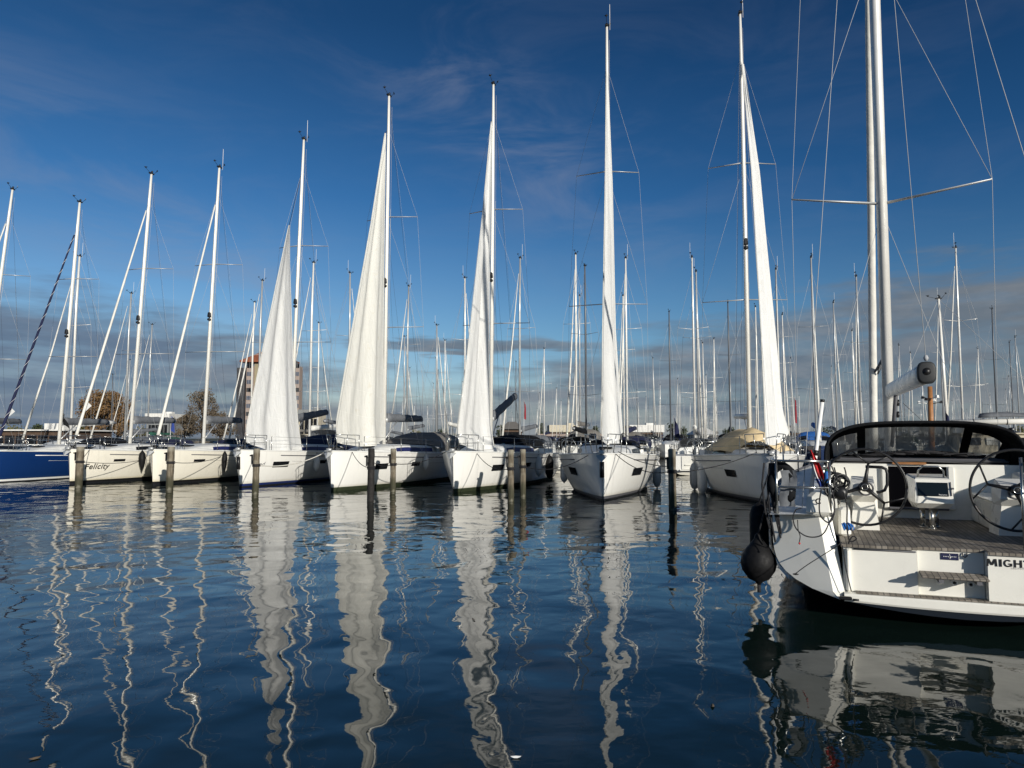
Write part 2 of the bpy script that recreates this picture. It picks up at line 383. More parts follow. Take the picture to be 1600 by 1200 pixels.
# ------------------------------------------------------------------ setting: water, far shore
mb = MB(); mb.add([(-900, -60, 0), (900, -60, 0), (900, 330, 0), (-900, 330, 0)], [(0, 1, 2, 3)])
tag(mb.build('water', 'water'), 'dark blue harbour water with smooth ripples', None, kind='structure')
M['ground'] = pbr('shore_ground', (.06, .065, .035), .95, var=.4, vscale=.05)
M['quay'] = pbr('quay_wall', (.12, .105, .085), .9, var=.3, vscale=.4)
mb = MB(); mb.add([(-3000, 320, .9), (3000, 320, .9), (3000, 4500, .9), (-3000, 4500, .9)], [(0, 1, 2, 3)])
mb.add([(-3000, 320, -1), (3000, 320, -1), (3000, 320, .9), (-3000, 320, .9)], [(0, 1, 2, 3)], 1)
tag(mb.build('ground', ['ground', 'quay']), 'low far shore behind the marina', None, kind='structure')


# ------------------------------------------------------------------ the sailing yachts
class Hull:
    """bow at local y=0, stern at y=L, port/starboard along x, waterline z=0"""
    def __init__(s, L=12., B=3.9, fb=1.5, fs=1.25, rake=.12, full=1.0):
        s.L, s.B, s.fb, s.fs, s.rake, s.full = L, B, fb, fs, rake, full
    def sheer(s, t): return s.fb + (s.fs - s.fb) * t - .04 * math.sin(math.pi * t)
    def zk(s, t): return -.10 - .32 * max(0, math.sin(math.pi * min(1, t * 1.02))) ** .6 + (.12 if t > .999 else 0)
    def hb(s, t):
        if t < .5: return max(.012, s.B / 2 * math.sin(math.pi / 2 * t / .5) ** .72)
        return s.B / 2 * (1 - .13 * ((t - .5) / .5) ** 2)
    def width(s, t, z):
        zk, sh = s.zk(t), s.sheer(t); u = min(1, max(0, (z - zk) / (sh - zk)))
        e = .15 + .33 * (1 - t) ** 2.0
        return s.hb(t) * u ** e
    def pt(s, t, z, side, off=0.0):
        u = max(0, z) / s.sheer(t)
        y = s.L * t + s.rake * (1 - u) * (1 - t) ** 6
        return Vector((side * (s.width(t, z) + off), y - off * .4 * (1 - t), z))
    def stations(s): return [0, .006, .012, .02, .03, .042, .055, .07, .085] + [.1 + .02 * k for k in range(20)] + [.5, .53, .56, .6, .64, .68, .72, .76, .8, .84, .88, .92, .96, 1.0]
    def mesh(s, boot=(0.05, .14), ns=None):
        mb = MB(); rings = []; ts = ns or s.stations()
        for t in ts:
            zk, sh = s.zk(t), s.sheer(t)
            lv = [zk, zk * .6, zk * .25, -.02, boot[0], boot[1]] + [boot[1] + (sh - boot[1]) * k / 8 for k in range(1, 9)]
            left = [s.pt(t, z, -1) for z in reversed(lv)]; right = [s.pt(t, z, 1) for z in lv[1:]]
            for p, z in zip(left, reversed(lv)): p.z = z
            for p, z in zip(right, lv[1:]): p.z = z
            rings.append(left + right)
        n = len(rings[0]); half = 13
        vs = [p for r in rings for p in r]; o = 0
        for i in range(len(rings) - 1):
            for j in range(n - 1):
                lvl = (half - 1 - j) if j < half else (j - half)      # level index of the lower edge
                mi = 2 if lvl < 4 else (1 if lvl == 4 else 0)
                mb.f.append((i * n + j, i * n + j + 1, (i + 1) * n + j + 1, (i + 1) * n + j)); mb.m.append(mi); mb.s.append(True)
        mb.v = [tuple(p) for p in vs]
        mb.f.append(tuple((len(rings) - 1) * n + j for j in range(n))); mb.m.append(0); mb.s.append(False)
        return mb
    def deckmesh(s, zoff=-.03):
        mb = MB(); rows = []
        for t in s.stations():
            z = s.sheer(t) + zoff; wd = s.width(t, s.sheer(t)) - .02 * (t > .02)
            rows.append([(wd * k, s.L * t, z + .05 * (1 - k * k)) for k in (-1, -.6, 0, .6, 1)])
        mb.grid(rows, 0, True)
        # toe rail
        for sd_ in (-1, 1):
            mb.tube([s.pt(t, s.sheer(t), sd_) + Vector((0, 0, .02)) for t in s.stations()], .028, 5)
        return mb
    def patch(s, mb, y0, y1, z0, z1, side, off=.008, mi=0, n=8, slant=0.0):
        rows = []
        for k in range(n + 1):
            t = (y0 + (y1 - y0) * k / n) / s.L
            rows.append([s.pt(t, z, side, off) for z in (z0, (z0 + z1) / 2, z1)])
            for p, z in zip(rows[-1], (z0, (z0 + z1) / 2, z1)): p.y += slant * (z - z0)
        mb.grid(rows, mi, False)

def coach(L, y0, y1, wf, wa, h, zb, n=14):
    rings = []
    for k in range(n + 1):
        q = k / n; y = y0 + (y1 - y0) * q
        wd = wf + (wa - wf) * min(1, q * 1.6) ** .7; hh = h * min(1, (q / .45)) ** .6 if q > 0 else 0.01
        z = zb(y / L)
        rings.append([(-wd, y, z - .05), (-wd * .93, y, z + hh * .75), (-wd * .82, y, z + hh), (-wd * .4, y, z + hh * 1.1), (0, y, z + hh * 1.14), (wd * .4, y, z + hh * 1.1), (wd * .82, y, z + hh), (wd * .93, y, z + hh * .75), (wd, y, z - .05)])
    return rings

def masthead(parent, top, z, rot=0.0, ant=True, seed=0):
    rd = random.Random(seed)
    mb = MB(); x, y = top
    mb.tube([(x, y, z), (x, y - .5, z + .14)], .009, 5); mb.lathe([(.02, 0), (.05, .02), (.05, .05), (.01, .07)], (x, y - .5, z + .14), 8)
    for k in range(3):
        a = 2.1 * k + rd.random(); mb.tube([(x, y - .5, z + .2), (x + .09 * math.cos(a), y - .5 + .09 * math.sin(a), z + .2)], .008, 4)
    mb.tube([(x, y + .12, z), (x + .1, y + .30, z + .22)], .010, 5); mb.box((x + .1, y + .32, z + .26), (.015, .14, .07), rd.random())
    mb.box((x, y, z + .02), (.13, .3, .05))
    mb.lathe([(.04, 0), (.05, .1), (.03, .13)], (x, y + .05, z + .04), 8)
    mb.build('wind_instrument', 'black', parent)
    if ant:
        m2 = MB(); m2.tube([(x + .12, y + .1, z - .1), (x + .12, y + .12, z + 1.0)], .010, 5); m2.build('antenna', 'white_cloth', parent)

FONT = None
def text_on(s, size, fn, name, mat, parent, shear=0.0, bold=0.0, space=1.0, label=None):
    cu = bpy.data.curves.new('lettering', 'FONT'); cu.body = s; cu.size = size; cu.shear = shear; cu.offset = bold; cu.space_character = space
    cu.resolution_u = 4; o = bpy.data.objects.new('lettering', cu); col.objects.link(o)
    dg = bpy.context.evaluated_depsgraph_get(); me = bpy.data.meshes.new_from_object(o.evaluated_get(dg))
    bpy.data.objects.remove(o)
    me2 = bpy.data.meshes.new(name); me2.from_pydata([tuple(fn(v.co.x, v.co.y)) for v in me.vertices], [], [tuple(p.vertices) for p in me.polygons])
    me2.materials.append(M[mat]); ob = bpy.data.objects.new(name, me2); col.objects.link(ob); ob.parent = parent
    if label: ob['label'] = label
    return ob

def rail(mb, H, ys, side, zr, inset=.12, hgt=.62):
    for y in ys:
        p = H.pt(y / H.L, H.sheer(y / H.L), side); mb.tube([p - Vector((side * inset, 0, 0)), p + Vector((-side * inset, 0, hgt))], .014, 5)

MAIN = []
def hull_y(H, mw, px, z, side):
    best = None
    for k in range(4, 400):
        t = k / 400; d = abs(proj(mw @ H.pt(t, z, side))[0] - px)
        if best is None or d < best[0]: best = (d, t * H.L)
    return best[1]
def main_yacht(sp):
    bow = onz(*sp['bow']); H = Hull(sp.get('L', 12.), sp.get('B', 3.9), sp.get('fb', 1.5), sp.get('fs', 1.22))
    md = sp.get('md', H.L * .40)
    h = sp.get('h')
    if h is None:
        best = None
        for k in range(-100, 400):
            a = R_(k * .1); p = proj((bow.x + md * math.sin(a), bow.y + md * math.cos(a), 1.7)); d = abs(p[0] - sp['mast'])
            if best is None or d < best[0]: best = (d, a)
        h = best[1]
    bow = Vector((bow.x, bow.y, 0))
    R = thing('sailing_yacht', sp['label'], 'sailing yacht', bow, -h, None)
    mw = Matrix.Translation(bow) @ Matrix.Rotation(-h, 4, 'Z'); inv = mw.inverted()
    wl = lambda P: inv @ Vector(P)
    hm = sp.get('hull', 'hull')
    hull = H.mesh().build('hull', [hm, sp.get('boot', 'boot_blue'), sp.get('af', 'antifoul')], R)
    H.deckmesh().build('deck', 'deck', R)
    # rubbing strake + thin moulded line
    rb = MB()
    for sd_ in (-1, 1):
        rb.tube([H.pt(t, H.sheer(t) - .17, sd_, .006) for t in [.14 + .84 * k / 16 for k in range(17)]], .020, 5)
    rb.build('rubbing_strake', sp.get('strake', 'rubber'), hull)
    ln = MB()
    for sd_ in (-1, 1):
        ln.tube([H.pt(t, H.sheer(t) - .42, sd_, .002) for t in [.2 + .78 * k / 16 for k in range(17)]], .005, 4)
    ln.build('hull_line', sp.get('line', 'rubber'), hull)
    for (xa, xb, z0, z1) in sp.get('wins', []):
        sv = sp.get('wside', 1); y0, y1 = sorted((hull_y(H, mw, xa, (z0 + z1) / 2, sv), hull_y(H, mw, xb, (z0 + z1) / 2, sv)))
        for sd_ in (-1, 1):
            m = MB(); H.patch(m, y0, y1, z0, z1, sd_, .018, n=8, slant=.0)
            m.build('hull_window', 'window', hull)
    # stem plate / anchor
    an = MB(); z = H.fb
    an.box((0, -.05, z + .03), (.16, .5, .04)); an.tube([(0, -.25, z + .02), (0, .1, z + .08), (0, .75, z + .09)], .022, 6)
    an.add([(0, -.33, z - .26), (-.19, -.12, z - .05), (0, -.05, z + .0), (.19, -.12, z - .05), (0, -.20, z - .02)], [(0, 4, 1), (0, 3, 4), (1, 4, 2), (2, 4, 3), (0, 1, 2, 3)])
    an.lathe([(.05, -.1), (.07, 0), (.05, .1)], (0, -.1, z + .07), 10, axis='x')
    an.build('anchor', 'mast_grey', R)
    if sp.get('stemguard'):
        m = MB(); m.tube([(0, -.035 + H.rake * .05, H.fb - .25), (0, -.02 + H.rake * .2, H.fb - .75)], [.075, .075], 8); m.build('stem_guard', 'black', hull)
    # deckhouse
    zb = lambda t: H.sheer(t)
    cy0, cy1, ch = H.L * .17, H.L * .68, sp.get('ch', .36)
    cr = MB(); cr.loft(coach(H.L, cy0, cy1, H.B * .12, H.B * .33, ch, zb), False, False, 0, True)
    end = coach(H.L, cy0, cy1, H.B * .12, H.B * .33, ch, zb)[-1]; cr.add(end, [tuple(range(9))])
    ca = cr.build('coachroof', 'deck', R)
    rows = coach(H.L, cy0, cy1, H.B * .12, H.B * .33, ch, zb, 28)
    for sd_ in (0, 1):
        rr = []
        for r in rows[9:26]:
            a, b = (Vector(r[0]), Vector(r[1])) if sd_ == 0 else (Vector(r[8]), Vector(r[7])); o = Vector(((-1 if sd_ == 0 else 1) * .012, 0, .004))
            rr.append([a.lerp(b, .42) + o, a.lerp(b, .98) + o])
        wn = MB(); wn.grid(rr, 0, False)
        wn.build('coachroof_window', sp.get('cwin', 'window'), ca)
    for y in (H.L * .13, H.L * .26, H.L * .5):
        hb = MB(); hb.box((0, y, H.sheer(y / H.L) + (ch * 1.2 if y > H.L * .4 else (ch * .75 if y > 2.2 else .05))), (.5, .5, .05), 0, 0, .9)
        hb.build('deck_hatch', 'window', R)
    # cockpit coaming and helm
    for sd_ in (-1, 1):
        co = MB(); rows = []
        for k in range(7):
            y = cy1 - .1 + (H.L * .97 - cy1) * k / 6; z = H.sheer(y / H.L); x = sd_ * H.B * .33
            rows.append([(x - .12, y, z - .1), (x - .1, y, z + .26), (x + .1, y, z + .26), (x + .14, y, z - .1)])
        co.loft(rows, True, True)
        co.build('cockpit_coaming', 'deck', R)
    for sd_ in (-1, 1):
        hw = MB(); x = sd_ * H.B * .2; hw.torus((x, H.L * .9, 1.55), .42, .014, (0, 1, 0), 28, 5)
        for k in range(3):
            a = R_(90 + 120 * k); hw.tube([(x, H.L * .9, 1.55), (x + .42 * math.cos(a), H.L * .9, 1.55 + .42 * math.sin(a))], .012, 4)
        hw.box((x, H.L * .9 - .15, 1.3), (.25, .2, .7), 0, 0, .7)
        hw.build('steering_wheel', 'mast_dark', R)
    # pulpit, pushpit, guard wires
    pu = MB(); zs = H.fb
    P0 = [(-.62, 1.15, zs + .62), (-.45, .5, zs + .63), (-.2, .05, zs + .64), (.2, .05, zs + .64), (.45, .5, zs + .63), (.62, 1.15, zs + .62)]
    pu.tube(P0[:3], .015, 6); pu.tube(P0[3:], .015, 6)
    for sd_ in (-1, 1):
        pu.tube([(sd_ * .2, .05, zs + .64), (sd_ * .16, .25, zs)], .015, 6); pu.tube([(sd_ * .45, .5, zs + .63), (sd_ * .34, .6, zs)], .013, 6)
        pu.tube([(sd_ * .62, 1.15, zs + .62), (sd_ * .58, 1.2, zs)], .015, 6); pu.tube([(sd_ * .17, .2, zs + .32), (sd_ * .4, .55, zs + .32), (sd_ * .6, 1.15, zs + .32)], .011, 5)
    pu.build('pulpit', 'steel', R)
    gr = MB()
    for sd_ in (-1, 1):
        ys = [1.3 + (H.L * .93 - 1.3) * k / 5 for k in range(6)]; rail(gr, H, ys, sd_, 0)
        for zz in (.31, .61): gr.tube([H.pt(y / H.L, H.sheer(y / H.L), sd_) + Vector((-sd_ * .12, 0, zz)) for y in ys], .006, 4)
        p = [H.pt(t, H.sheer(t), sd_) + Vector((-sd_ * .12, 0, .62)) for t in (.91, .96, .995)]
        q = Vector((sd_ * .7, p[-1].y, p[-1].z)); gr.tube(p + [q, q - Vector((0, 0, .62))], .015, 6); gr.tube([p[1], p[1] - Vector((0, 0, .62))], .015, 6)
    gr.build('guard_rail', 'steel', R)
    # mast
    mx0 = Vector((0, md, H.sheer(.4) + ch * .85)); tp = wl(at(*sp['top'], mw.col[3].y + md * math.cos(h) + .2))
    mm = sp.get('mm', 'mast_white'); mr = sp.get('mr', .078)
    m = MB(); Hm = tp.z
    m.tube([mx0, mx0.lerp(tp, .5), mx0.lerp(tp, .8), mx0.lerp(tp, .9), tp], [mr, mr, mr * .97, mr * .85, mr * .62], 12, sy=1.3)
    m.box((mx0.x, mx0.y, mx0.z + .04), (.3, .36, .1), 0, 0, .8)
    mast = m.build('mast', mm, R)
    def on(fr): return mx0.lerp(tp, fr)
    sprd = []
    for fr, hw_ in sp.get('spr', ((.33, 1.55), (.645, 1.25))):
        c = on(fr)
        for sd_ in (-1, 1):
            e = Vector((c.x + sd_ * hw_, c.y + hw_ * .42, c.z + .06)); s2 = MB(); s2.tube([c, e], [.045, .028], 8, sy=.5)
            s2.build('spreader', mm if mm != 'mast_white' else 'mast_grey', mast); sprd.append((fr, sd_, e))
    masthead(mast, (tp.x, tp.y), tp.z, 0, sp.get('ant', False), int(sp['bow'][0]))
    st = MB(); c = on(.46); st.box((c.x, c.y - .16, c.z), (.16, .16, .26), 0, 0, .8, .03); st.lathe([(.02, 0), (.09, .03), (.09, .1), (.02, .14)], (c.x, c.y - .16, c.z - .3), 10); st.build('steaming_light', 'black', mast)
    if sp.get('radar'):
        m = MB(); c = on(.27); m.lathe([(.05, 0), (.24, .03), (.26, .12), (.2, .2), (.05, .22)], (c.x, c.y - .38, c.z), 16); m.box((c.x, c.y - .2, c.z - .02), (.08, .35, .04)); m.build('radar_dome', 'white_cloth', mast)
    # standing rigging
    rg = MB(); wr = .0045
    hd = on(sp.get('fr', .90))
    for sd_ in (-1, 1):
        es = [e for f, s_, e in sprd if s_ == sd_]; es.sort(key=lambda e: e.z)
        ch_ = H.pt((md + .55) / H.L, H.sheer(.42), sd_) - Vector((sd_ * .35, 0, 0))
        rg.tube([hd] + list(reversed(es)) + [ch_], wr, 4); rg.tube([on(.64), es[0]], wr, 4); rg.tube([on(.325), ch_], wr, 4)
        rg.tube([on(.995), Vector((sd_ * .0, H.L * .72, 6.0)), Vector((sd_ * H.B * .36, H.L * .985, H.fs))], wr * .8, 4)
    for k in range(3): rg.tube([on(.97 - k * .3) + Vector((.1, .12, 0)), mx0 + Vector((.12 - .1 * k, .14, .4))], .006, 4)
    tack = Vector((0, .22, H.fb + .12))
    rg.tube([tack, hd], wr, 4)
    rg.build('standing_rigging', 'wire', R)
    # boom and its cover
    bz = sp.get('bz', 1.15); g0 = mx0 + Vector((0, .12, bz)); bl = sp.get('bl', H.L * .36)
    g1 = g0 + Vector((sp.get('bswing', 0), bl, sp.get('brise', .12)))
    b = MB(); b.tube([g0, g1], .085, 10, sy=1.3)
    b.tube([g0.lerp(g1, .3) - Vector((0, 0, .05)), mx0 + Vector((0, .15, .35))], .03, 6)
    boom = b.build('boom', 'mast_grey', R)
    if sp.get('cover', 'grey_fabric'):
        b = MB(); rows = []
        for k in range(13):
            q = k / 12; c = g0.lerp(g1, .02 + q * .93); hh = .30 * (1 - .35 * q) + .02 * math.sin(k * 2.1); ww = .12 + .02 * math.sin(k * 1.7)
            rows.append([(c.x - ww, c.y, c.z - .06), (c.x - ww * 1.05, c.y, c.z + hh * .5), (c.x - ww * .4, c.y, c.z + hh), (c.x + ww * .4, c.y, c.z + hh), (c.x + ww * 1.05, c.y, c.z + hh * .5), (c.x + ww, c.y, c.z - .06)])
        b.loft(rows, True, True, 0, True); b.build('sail_cover', sp.get('cover', 'grey_fabric'), boom)
    tl = MB(); tl.tube([on(.99), g1], .005, 4); tl.tube([g1, Vector((0, H.L * .82, H.fs + .3))], .01, 4)
    for q in (.3, .6): tl.tube([on(.62), g0.lerp(g1, q)], .004, 4)
    tl.build('running_rigging', 'rope_dark', R)
    # headsail
    if sp.get('sail'):
        S = sp['sail']; n, mrow = 44, 26; rd = random.Random(int(sp['bow'][0])); ph = [rd.random() * 6 for _ in range(6)]
        def interp(pts, q):
            for (q0, a), (q1, b_) in zip(pts, pts[1:]):
                if q <= q1: k = (q - q0) / (q1 - q0); return tuple(a[i] + (b_[i] - a[i]) * k for i in (0, 1))
            return pts[-1][1]
        yb = wl((0, 0, 0)); rows = []
        fold = S.get('fold', .12)
        for i in range(n + 1):
            q = i / n
            lx, ly = interp(S['luff'], q); rx, ry = interp(S['leech'], q)
            # luff lies on the forestay; its distance runs from the bow to the mast head
            kk = max(0., min(1., (ly - S['luff'][0][1][1]) / (proj(mw @ tack)[1] - S['luff'][0][1][1]) ))
            hp, bp = mw @ hd, mw @ tack
            zz = at(lx, ly, (hp.y + bp.y) / 2).z; kz = max(0, min(1, (hp.z - zz) / (hp.z - bp.z)))
            YL = hp.y + (bp.y - hp.y) * kz
            for _ in range(3):
                zz = at(lx, ly, YL).z; kz = max(0, min(1, (hp.z - zz) / (hp.z - bp.z))); YL = hp.y + (bp.y - hp.y) * kz
            yr = S.get('yr', .86); YR = hp.y + (bp.y - hp.y) * kz * (1 - yr) - .30 * min(1, q * 12)
            A, B_ = wl(at(lx, ly, YL)), wl(at(rx, ry, YR)); row = []
            nrm = (B_ - A).cross(Vector((0, 0, 1)));
            if nrm.length < .02: nrm = Vector((1, 0, 0))
            nrm.normalize()
            for j in range(mrow + 1):
                u = j / mrow; env = math.sin(math.pi * u) ** .7 * min(1, q * 2.5) * (0.35 + .65 * q)
                d = fold * env * (math.sin(u * 9 + ph[0] + q * 1.3) + .6 * math.sin(u * 17 + ph[1] - q * 2.2) + .35 * math.sin(u * 29 + ph[2] + q * 4) * q)
                d += .22 * S.get('belly', 1.0) * math.sin(math.pi * u) * q * q * (1.3 - q * .4)
                p = A.lerp(B_, u) + nrm * d
                if q > .9: p.z -= S.get('sagf', .22) * math.sin(math.pi * u) * (q - .9) / .1
                row.append(p)
            rows.append(row)
        m = MB(); m.grid(rows, 0, True); so_ = m.build('headsail', S.get('mat', 'sail'), R)
        m = MB(); m.tube([tuple(Vector(r[0]) + Vector((-.02, 0, 0))) for r in rows], .016, 5); m.tube([r[-1] for r in rows], .008, 4)
        m.build('luff_tape', 'sail_old', so_)
        m = MB(); m.tube([hd, wl(at(*S['luff'][0][1], (mw @ hd).y - .05))], .012, 5)
        m.tube([rows[-1][-1], Vector((H.B * .28, md + 3.2, H.fb + .35))], .011, 5); m.tube([rows[-1][0], tack], .014, 5)
        m.lathe([(.09, -.06), (.12, -.04), (.05, 0), (.12, .04), (.09, .06)], tack, 12); m.build('furling_drum_and_sheet', 'black', R)
    elif sp.get('furl'):
        m = MB(); k = 22; pts = []; rr = []
        t2 = tack.lerp(hd, .04)
        for i in range(k + 1):
            q = i / k; pts.append(t2.lerp(hd, q * .95)); rr.append(.068 * (1 - .5 * q) * (1 + .06 * math.sin(i * 2.3)))
        m.tube(pts, rr, 8); fs_ = m.build('furled_headsail', sp['furl'], R)
        if 'navy' in sp['furl']:
            m = MB(); m.tube([t2.lerp(hd, .95 * q / 260) + Vector((math.cos(q * .42), math.sin(q * .42), 0)) * (.069 * (1 - .5 * q / 260)) for q in range(261)], .007, 4); m.build('spiral_edge', 'white_cloth', fs_)
        m = MB(); m.lathe([(.09, -.08), (.12, -.05), (.05, 0), (.12, .05), (.09, .08)], tack, 12); m.build('furling_drum', 'black', R)
        if sp.get('clew'):   # clew of the furled sail hanging out
            c = t2.lerp(hd, .13); m = MB(); m.add([c, c + Vector((.06, .24, -.2)), c - (hd - t2).normalized() * .6, c + Vector((.02, .1, -.1))], [(0, 3, 2), (0, 1, 3), (3, 1, 2)]); m.build('sail_clew', 'white_cloth', R)
    # sprayhood / cover
    sh = sp.get('hood')
    if sh:
        y0 = cy1 - H.L * .05; y1 = cy1 + (1.15 if sh[0] == 'hood' else 4.0); zt = H.sheer(.7) + ch; wd = H.B * .33; hg = sh[2]
        rows = []; N = 9 if sh[0] == 'hood' else 14
        for k in range(N + 1):
            q = k / N; y = y0 + (y1 - y0) * q
            hh = hg * (min(1, q / .45) ** .6 if sh[0] == 'hood' else max(.25, math.sin(math.pi * min(1, max(0, q * .92 + .06))) ** .55)) + .02 * math.sin(k * 3)
            zb2 = zt - (.28 if sh[0] != 'hood' else .1); ww = wd * (1.0 if sh[0] == 'hood' else 1.3)
            row = []
            for j in range(15):
                a = math.pi * j / 14; cx = math.cos(a); x = -ww * (abs(cx) ** .75) * (1 if cx > 0 else -1)
                row.append((x, y, zb2 + hh * abs(math.sin(a)) ** .6 * (1 + .03 * math.sin(k * 2.5 + j))))
            rows.append(row)
        m = MB(); m.loft(rows, False, False, 0, True); hd_ = m.build('sprayhood' if sh[0] == 'hood' else 'cockpit_tent', sh[1], R)
        if sh[0] == 'hood':
            for j0, j1 in ((2, 5), (6, 9), (10, 13)):
                m = MB(); m.grid([[Vector(rows[i][j]) + Vector((0, -.02, .012)) for j in range(j0 - 0, j1)] for i in (1, 2, 3)], 0, False)
                m.build('sprayhood_window', 'window', hd_)
    for fn in sp.get('extra', []): fn(R, H, mw, hull)
    sp['R'], sp['H'], sp['mw'] = R, H, mw; MAIN.append(sp); return R

def name_on_hull(text, y0, z0, size, **kw):
    def f(R, H, mw, hull):
        text_on(text, size, lambda x, y: H.pt((y0 + x) / H.L, z0 + y, 1, .03), 'hull_lettering', kw.pop('mat', 'black'), hull, **kw)
    return f
def tarp(R, H, mw, hull):      # beige tarpaulin lashed over the boom, down to the coachroof edge
    zt = H.sheer(.45) + .22; rows = []; y0, y1 = 3.1, 8.0
    for k in range(19):
        q = k / 18; y = y0 + (y1 - y0) * q; hh = .78 * min(1, q / .12 + .45) * (1 + .06 * math.sin(k * 1.9)); ww = 1.38 * (min(1, q / .2 + .55)); row = []
        for j in range(17):
            u = -1 + j / 8; r = 1 - abs(u) ** 1.35
            row.append((ww * u * (1 + .03 * math.sin(k * 1.3 + j)), y + .12 * (1 - r), zt + hh * r + .035 * math.sin(k * 2.2 + 5 * abs(u))))
        rows.append(row)
    m = MB(); m.grid(rows, 0, True); m.build('tarpaulin', 'beige_fabric', R)

BOATS = [
 dict(label='yacht beyond the left edge, only its white mast and spreader show', bow=(-125, 754), mast=-38, top=(20, 296), furl='furled', L=12., spr=((.33, 1.5), (.66, 1.2)), hood=None, cover='grey_fabric'),
 dict(label='dark blue hulled yacht with a navy furled headsail at the left edge', bow=(-16, 755), mast=92, top=(125, 316), hull='hull_blue', strake='white_cloth', line='white_cloth', boot='white_cloth', furl='navy_fabric', L=11.5, B=3.5, md=4.6, cover='grey_fabric', hood=('hood', 'black_fabric', .5), wins=[], spr=((.36, 1.3), (.68, 1.1)), fb=1.42, clew=1),
 dict(label='white yacht with Felicity written on its hull and a white furled headsail', bow=(106, 757), mast=203, top=(237, 272), hull='hull_cream', furl='furled', L=10.6, B=3.4, md=4.3, boot='black', hood=('hood', 'navy_fabric', .42), wins=[(178, 196, .94, 1.05)], clew=1, cover='grey_fabric',
      extra=[name_on_hull('Felicity', .50, .64, .34, bold=.004, shear=.18, space=1.08)]),
 dict(label='cream white yacht with white furled headsail, bow just right of the yacht named Felicity', bow=(236, 758), mast=318, top=(343, 262), hull='hull_cream', furl='furled', L=11., B=3.6, md=4.4, boot='black', hood=('hood', 'navy_fabric', .42), ant=True, wins=[(303, 320, .94, 1.05)], cwin='window_blue'),
 dict(label='white yacht with blue waterline stripe and half hoisted headsail before the tower', bow=(372, 762), mast=462, top=(475, 218), ant=True, hood=('tent', 'navy_fabric', .85), cwin='window_blue', wins=[(426, 451,   .77, 1.01), (497, 509, .84, 1.0)], brise=.55, stemguard=True, h=R_(8),
      sail=dict(luff=[(0, (452, 352)), (.3, (432, 445)), (.7, (402, 590)), (.9, (386, 665)), (1, (386, 692))], leech=[(0, (453, 352)), (.15, (453, 410)), (.6, (458, 560)), (.9, (466, 660)), (1, (472, 705))], fold=.10),
      extra=[name_on_hull('Wind', .36, .84, .26, shear=.3, mat='rubber')]),
 dict(label='white yacht with tall white headsail and a grey cockpit tent, behind the black piling', bow=(515, 768), mast=600, top=(608, 150), hood=('tent', 'taupe_fabric', .95), cwin='window_blue', wins=[(586, 605, .76, .99), (643, 656, .82, 1.0)], af='antifoul_green', boot='antifoul_green', ant=False,
      sail=dict(luff=[(0, (602, 208)), (.3, (580, 350)), (.7, (545, 545)), (.92, (526, 660)), (1, (528, 692))], leech=[(0, (603, 208)), (.3, (601, 350)), (.7, (599, 545)), (.92, (600, 655)), (1, (602, 686))], fold=.11, mat='sail_old')),
 dict(label='white yacht with tall white headsail and upward tilted boom beside the piling pair', bow=(707, 770), mast=767, top=(771, 132), hood=('hood', 'black_fabric', .62), cwin='window_blue', wins=[(769, 786, .73, .97), (821, 829, .80, .98)], af='antifoul_green', boot='antifoul_green', brise=1.25, bl=4.0,
      sail=dict(luff=[(0, (768, 190)), (.3, (753, 350)), (.7, (729, 570)), (.92, (716, 670)), (1, (718, 694))], leech=[(0, (768.5, 190)), (.3, (766, 350)), (.7, (764, 570)), (.92, (766, 660)), (1, (772, 696))], fold=.14)),
 dict(label='white yacht seen bow on with a narrow tall headsail, left of the single piling', bow=(941, 783), mast=958, top=(948, 42), ant=True, hood=('hood', 'black_fabric', .4), cwin='window', wins=[(988, 1002, .72, .98)], af='antifoul', boot='rubber', stemguard=True, h=R_(9.5),
      sail=dict(luff=[(0, (948, 112)), (.3, (946, 290)), (.7, (942, 520)), (.92, (941, 660)), (1, (942, 690))], leech=[(0, (949.5, 112)), (.3, (957, 290)), (.7, (962, 520)), (.92, (971, 650)), (1, (973, 676))], fold=.12, belly=.3)),
 dict(label='white yacht under a beige tarpaulin, its tall headsail leaning right of the mast', bow=(1207, 789), mast=1176, top=(1156, 22), ant=True, hood=None, cwin='window', wins=[(1134, 1150, .74, .97)], wside=-1, af='antifoul', boot='rubber', cover=None, mm='mast_white', extra=[tarp], h=R_(10.5),
      sail=dict(luff=[(0, (1160, 100)), (.3, (1175, 270)), (.7, (1190, 520)), (.92, (1196, 660)), (1, (1197, 694))], leech=[(0, (1162, 100)), (.3, (1187, 270)), (.7, (1211, 520)), (.92, (1222, 640)), (1, (1232, 672))], fold=.12, belly=.2, yr=.35)),
]
for b in BOATS: main_yacht(b)


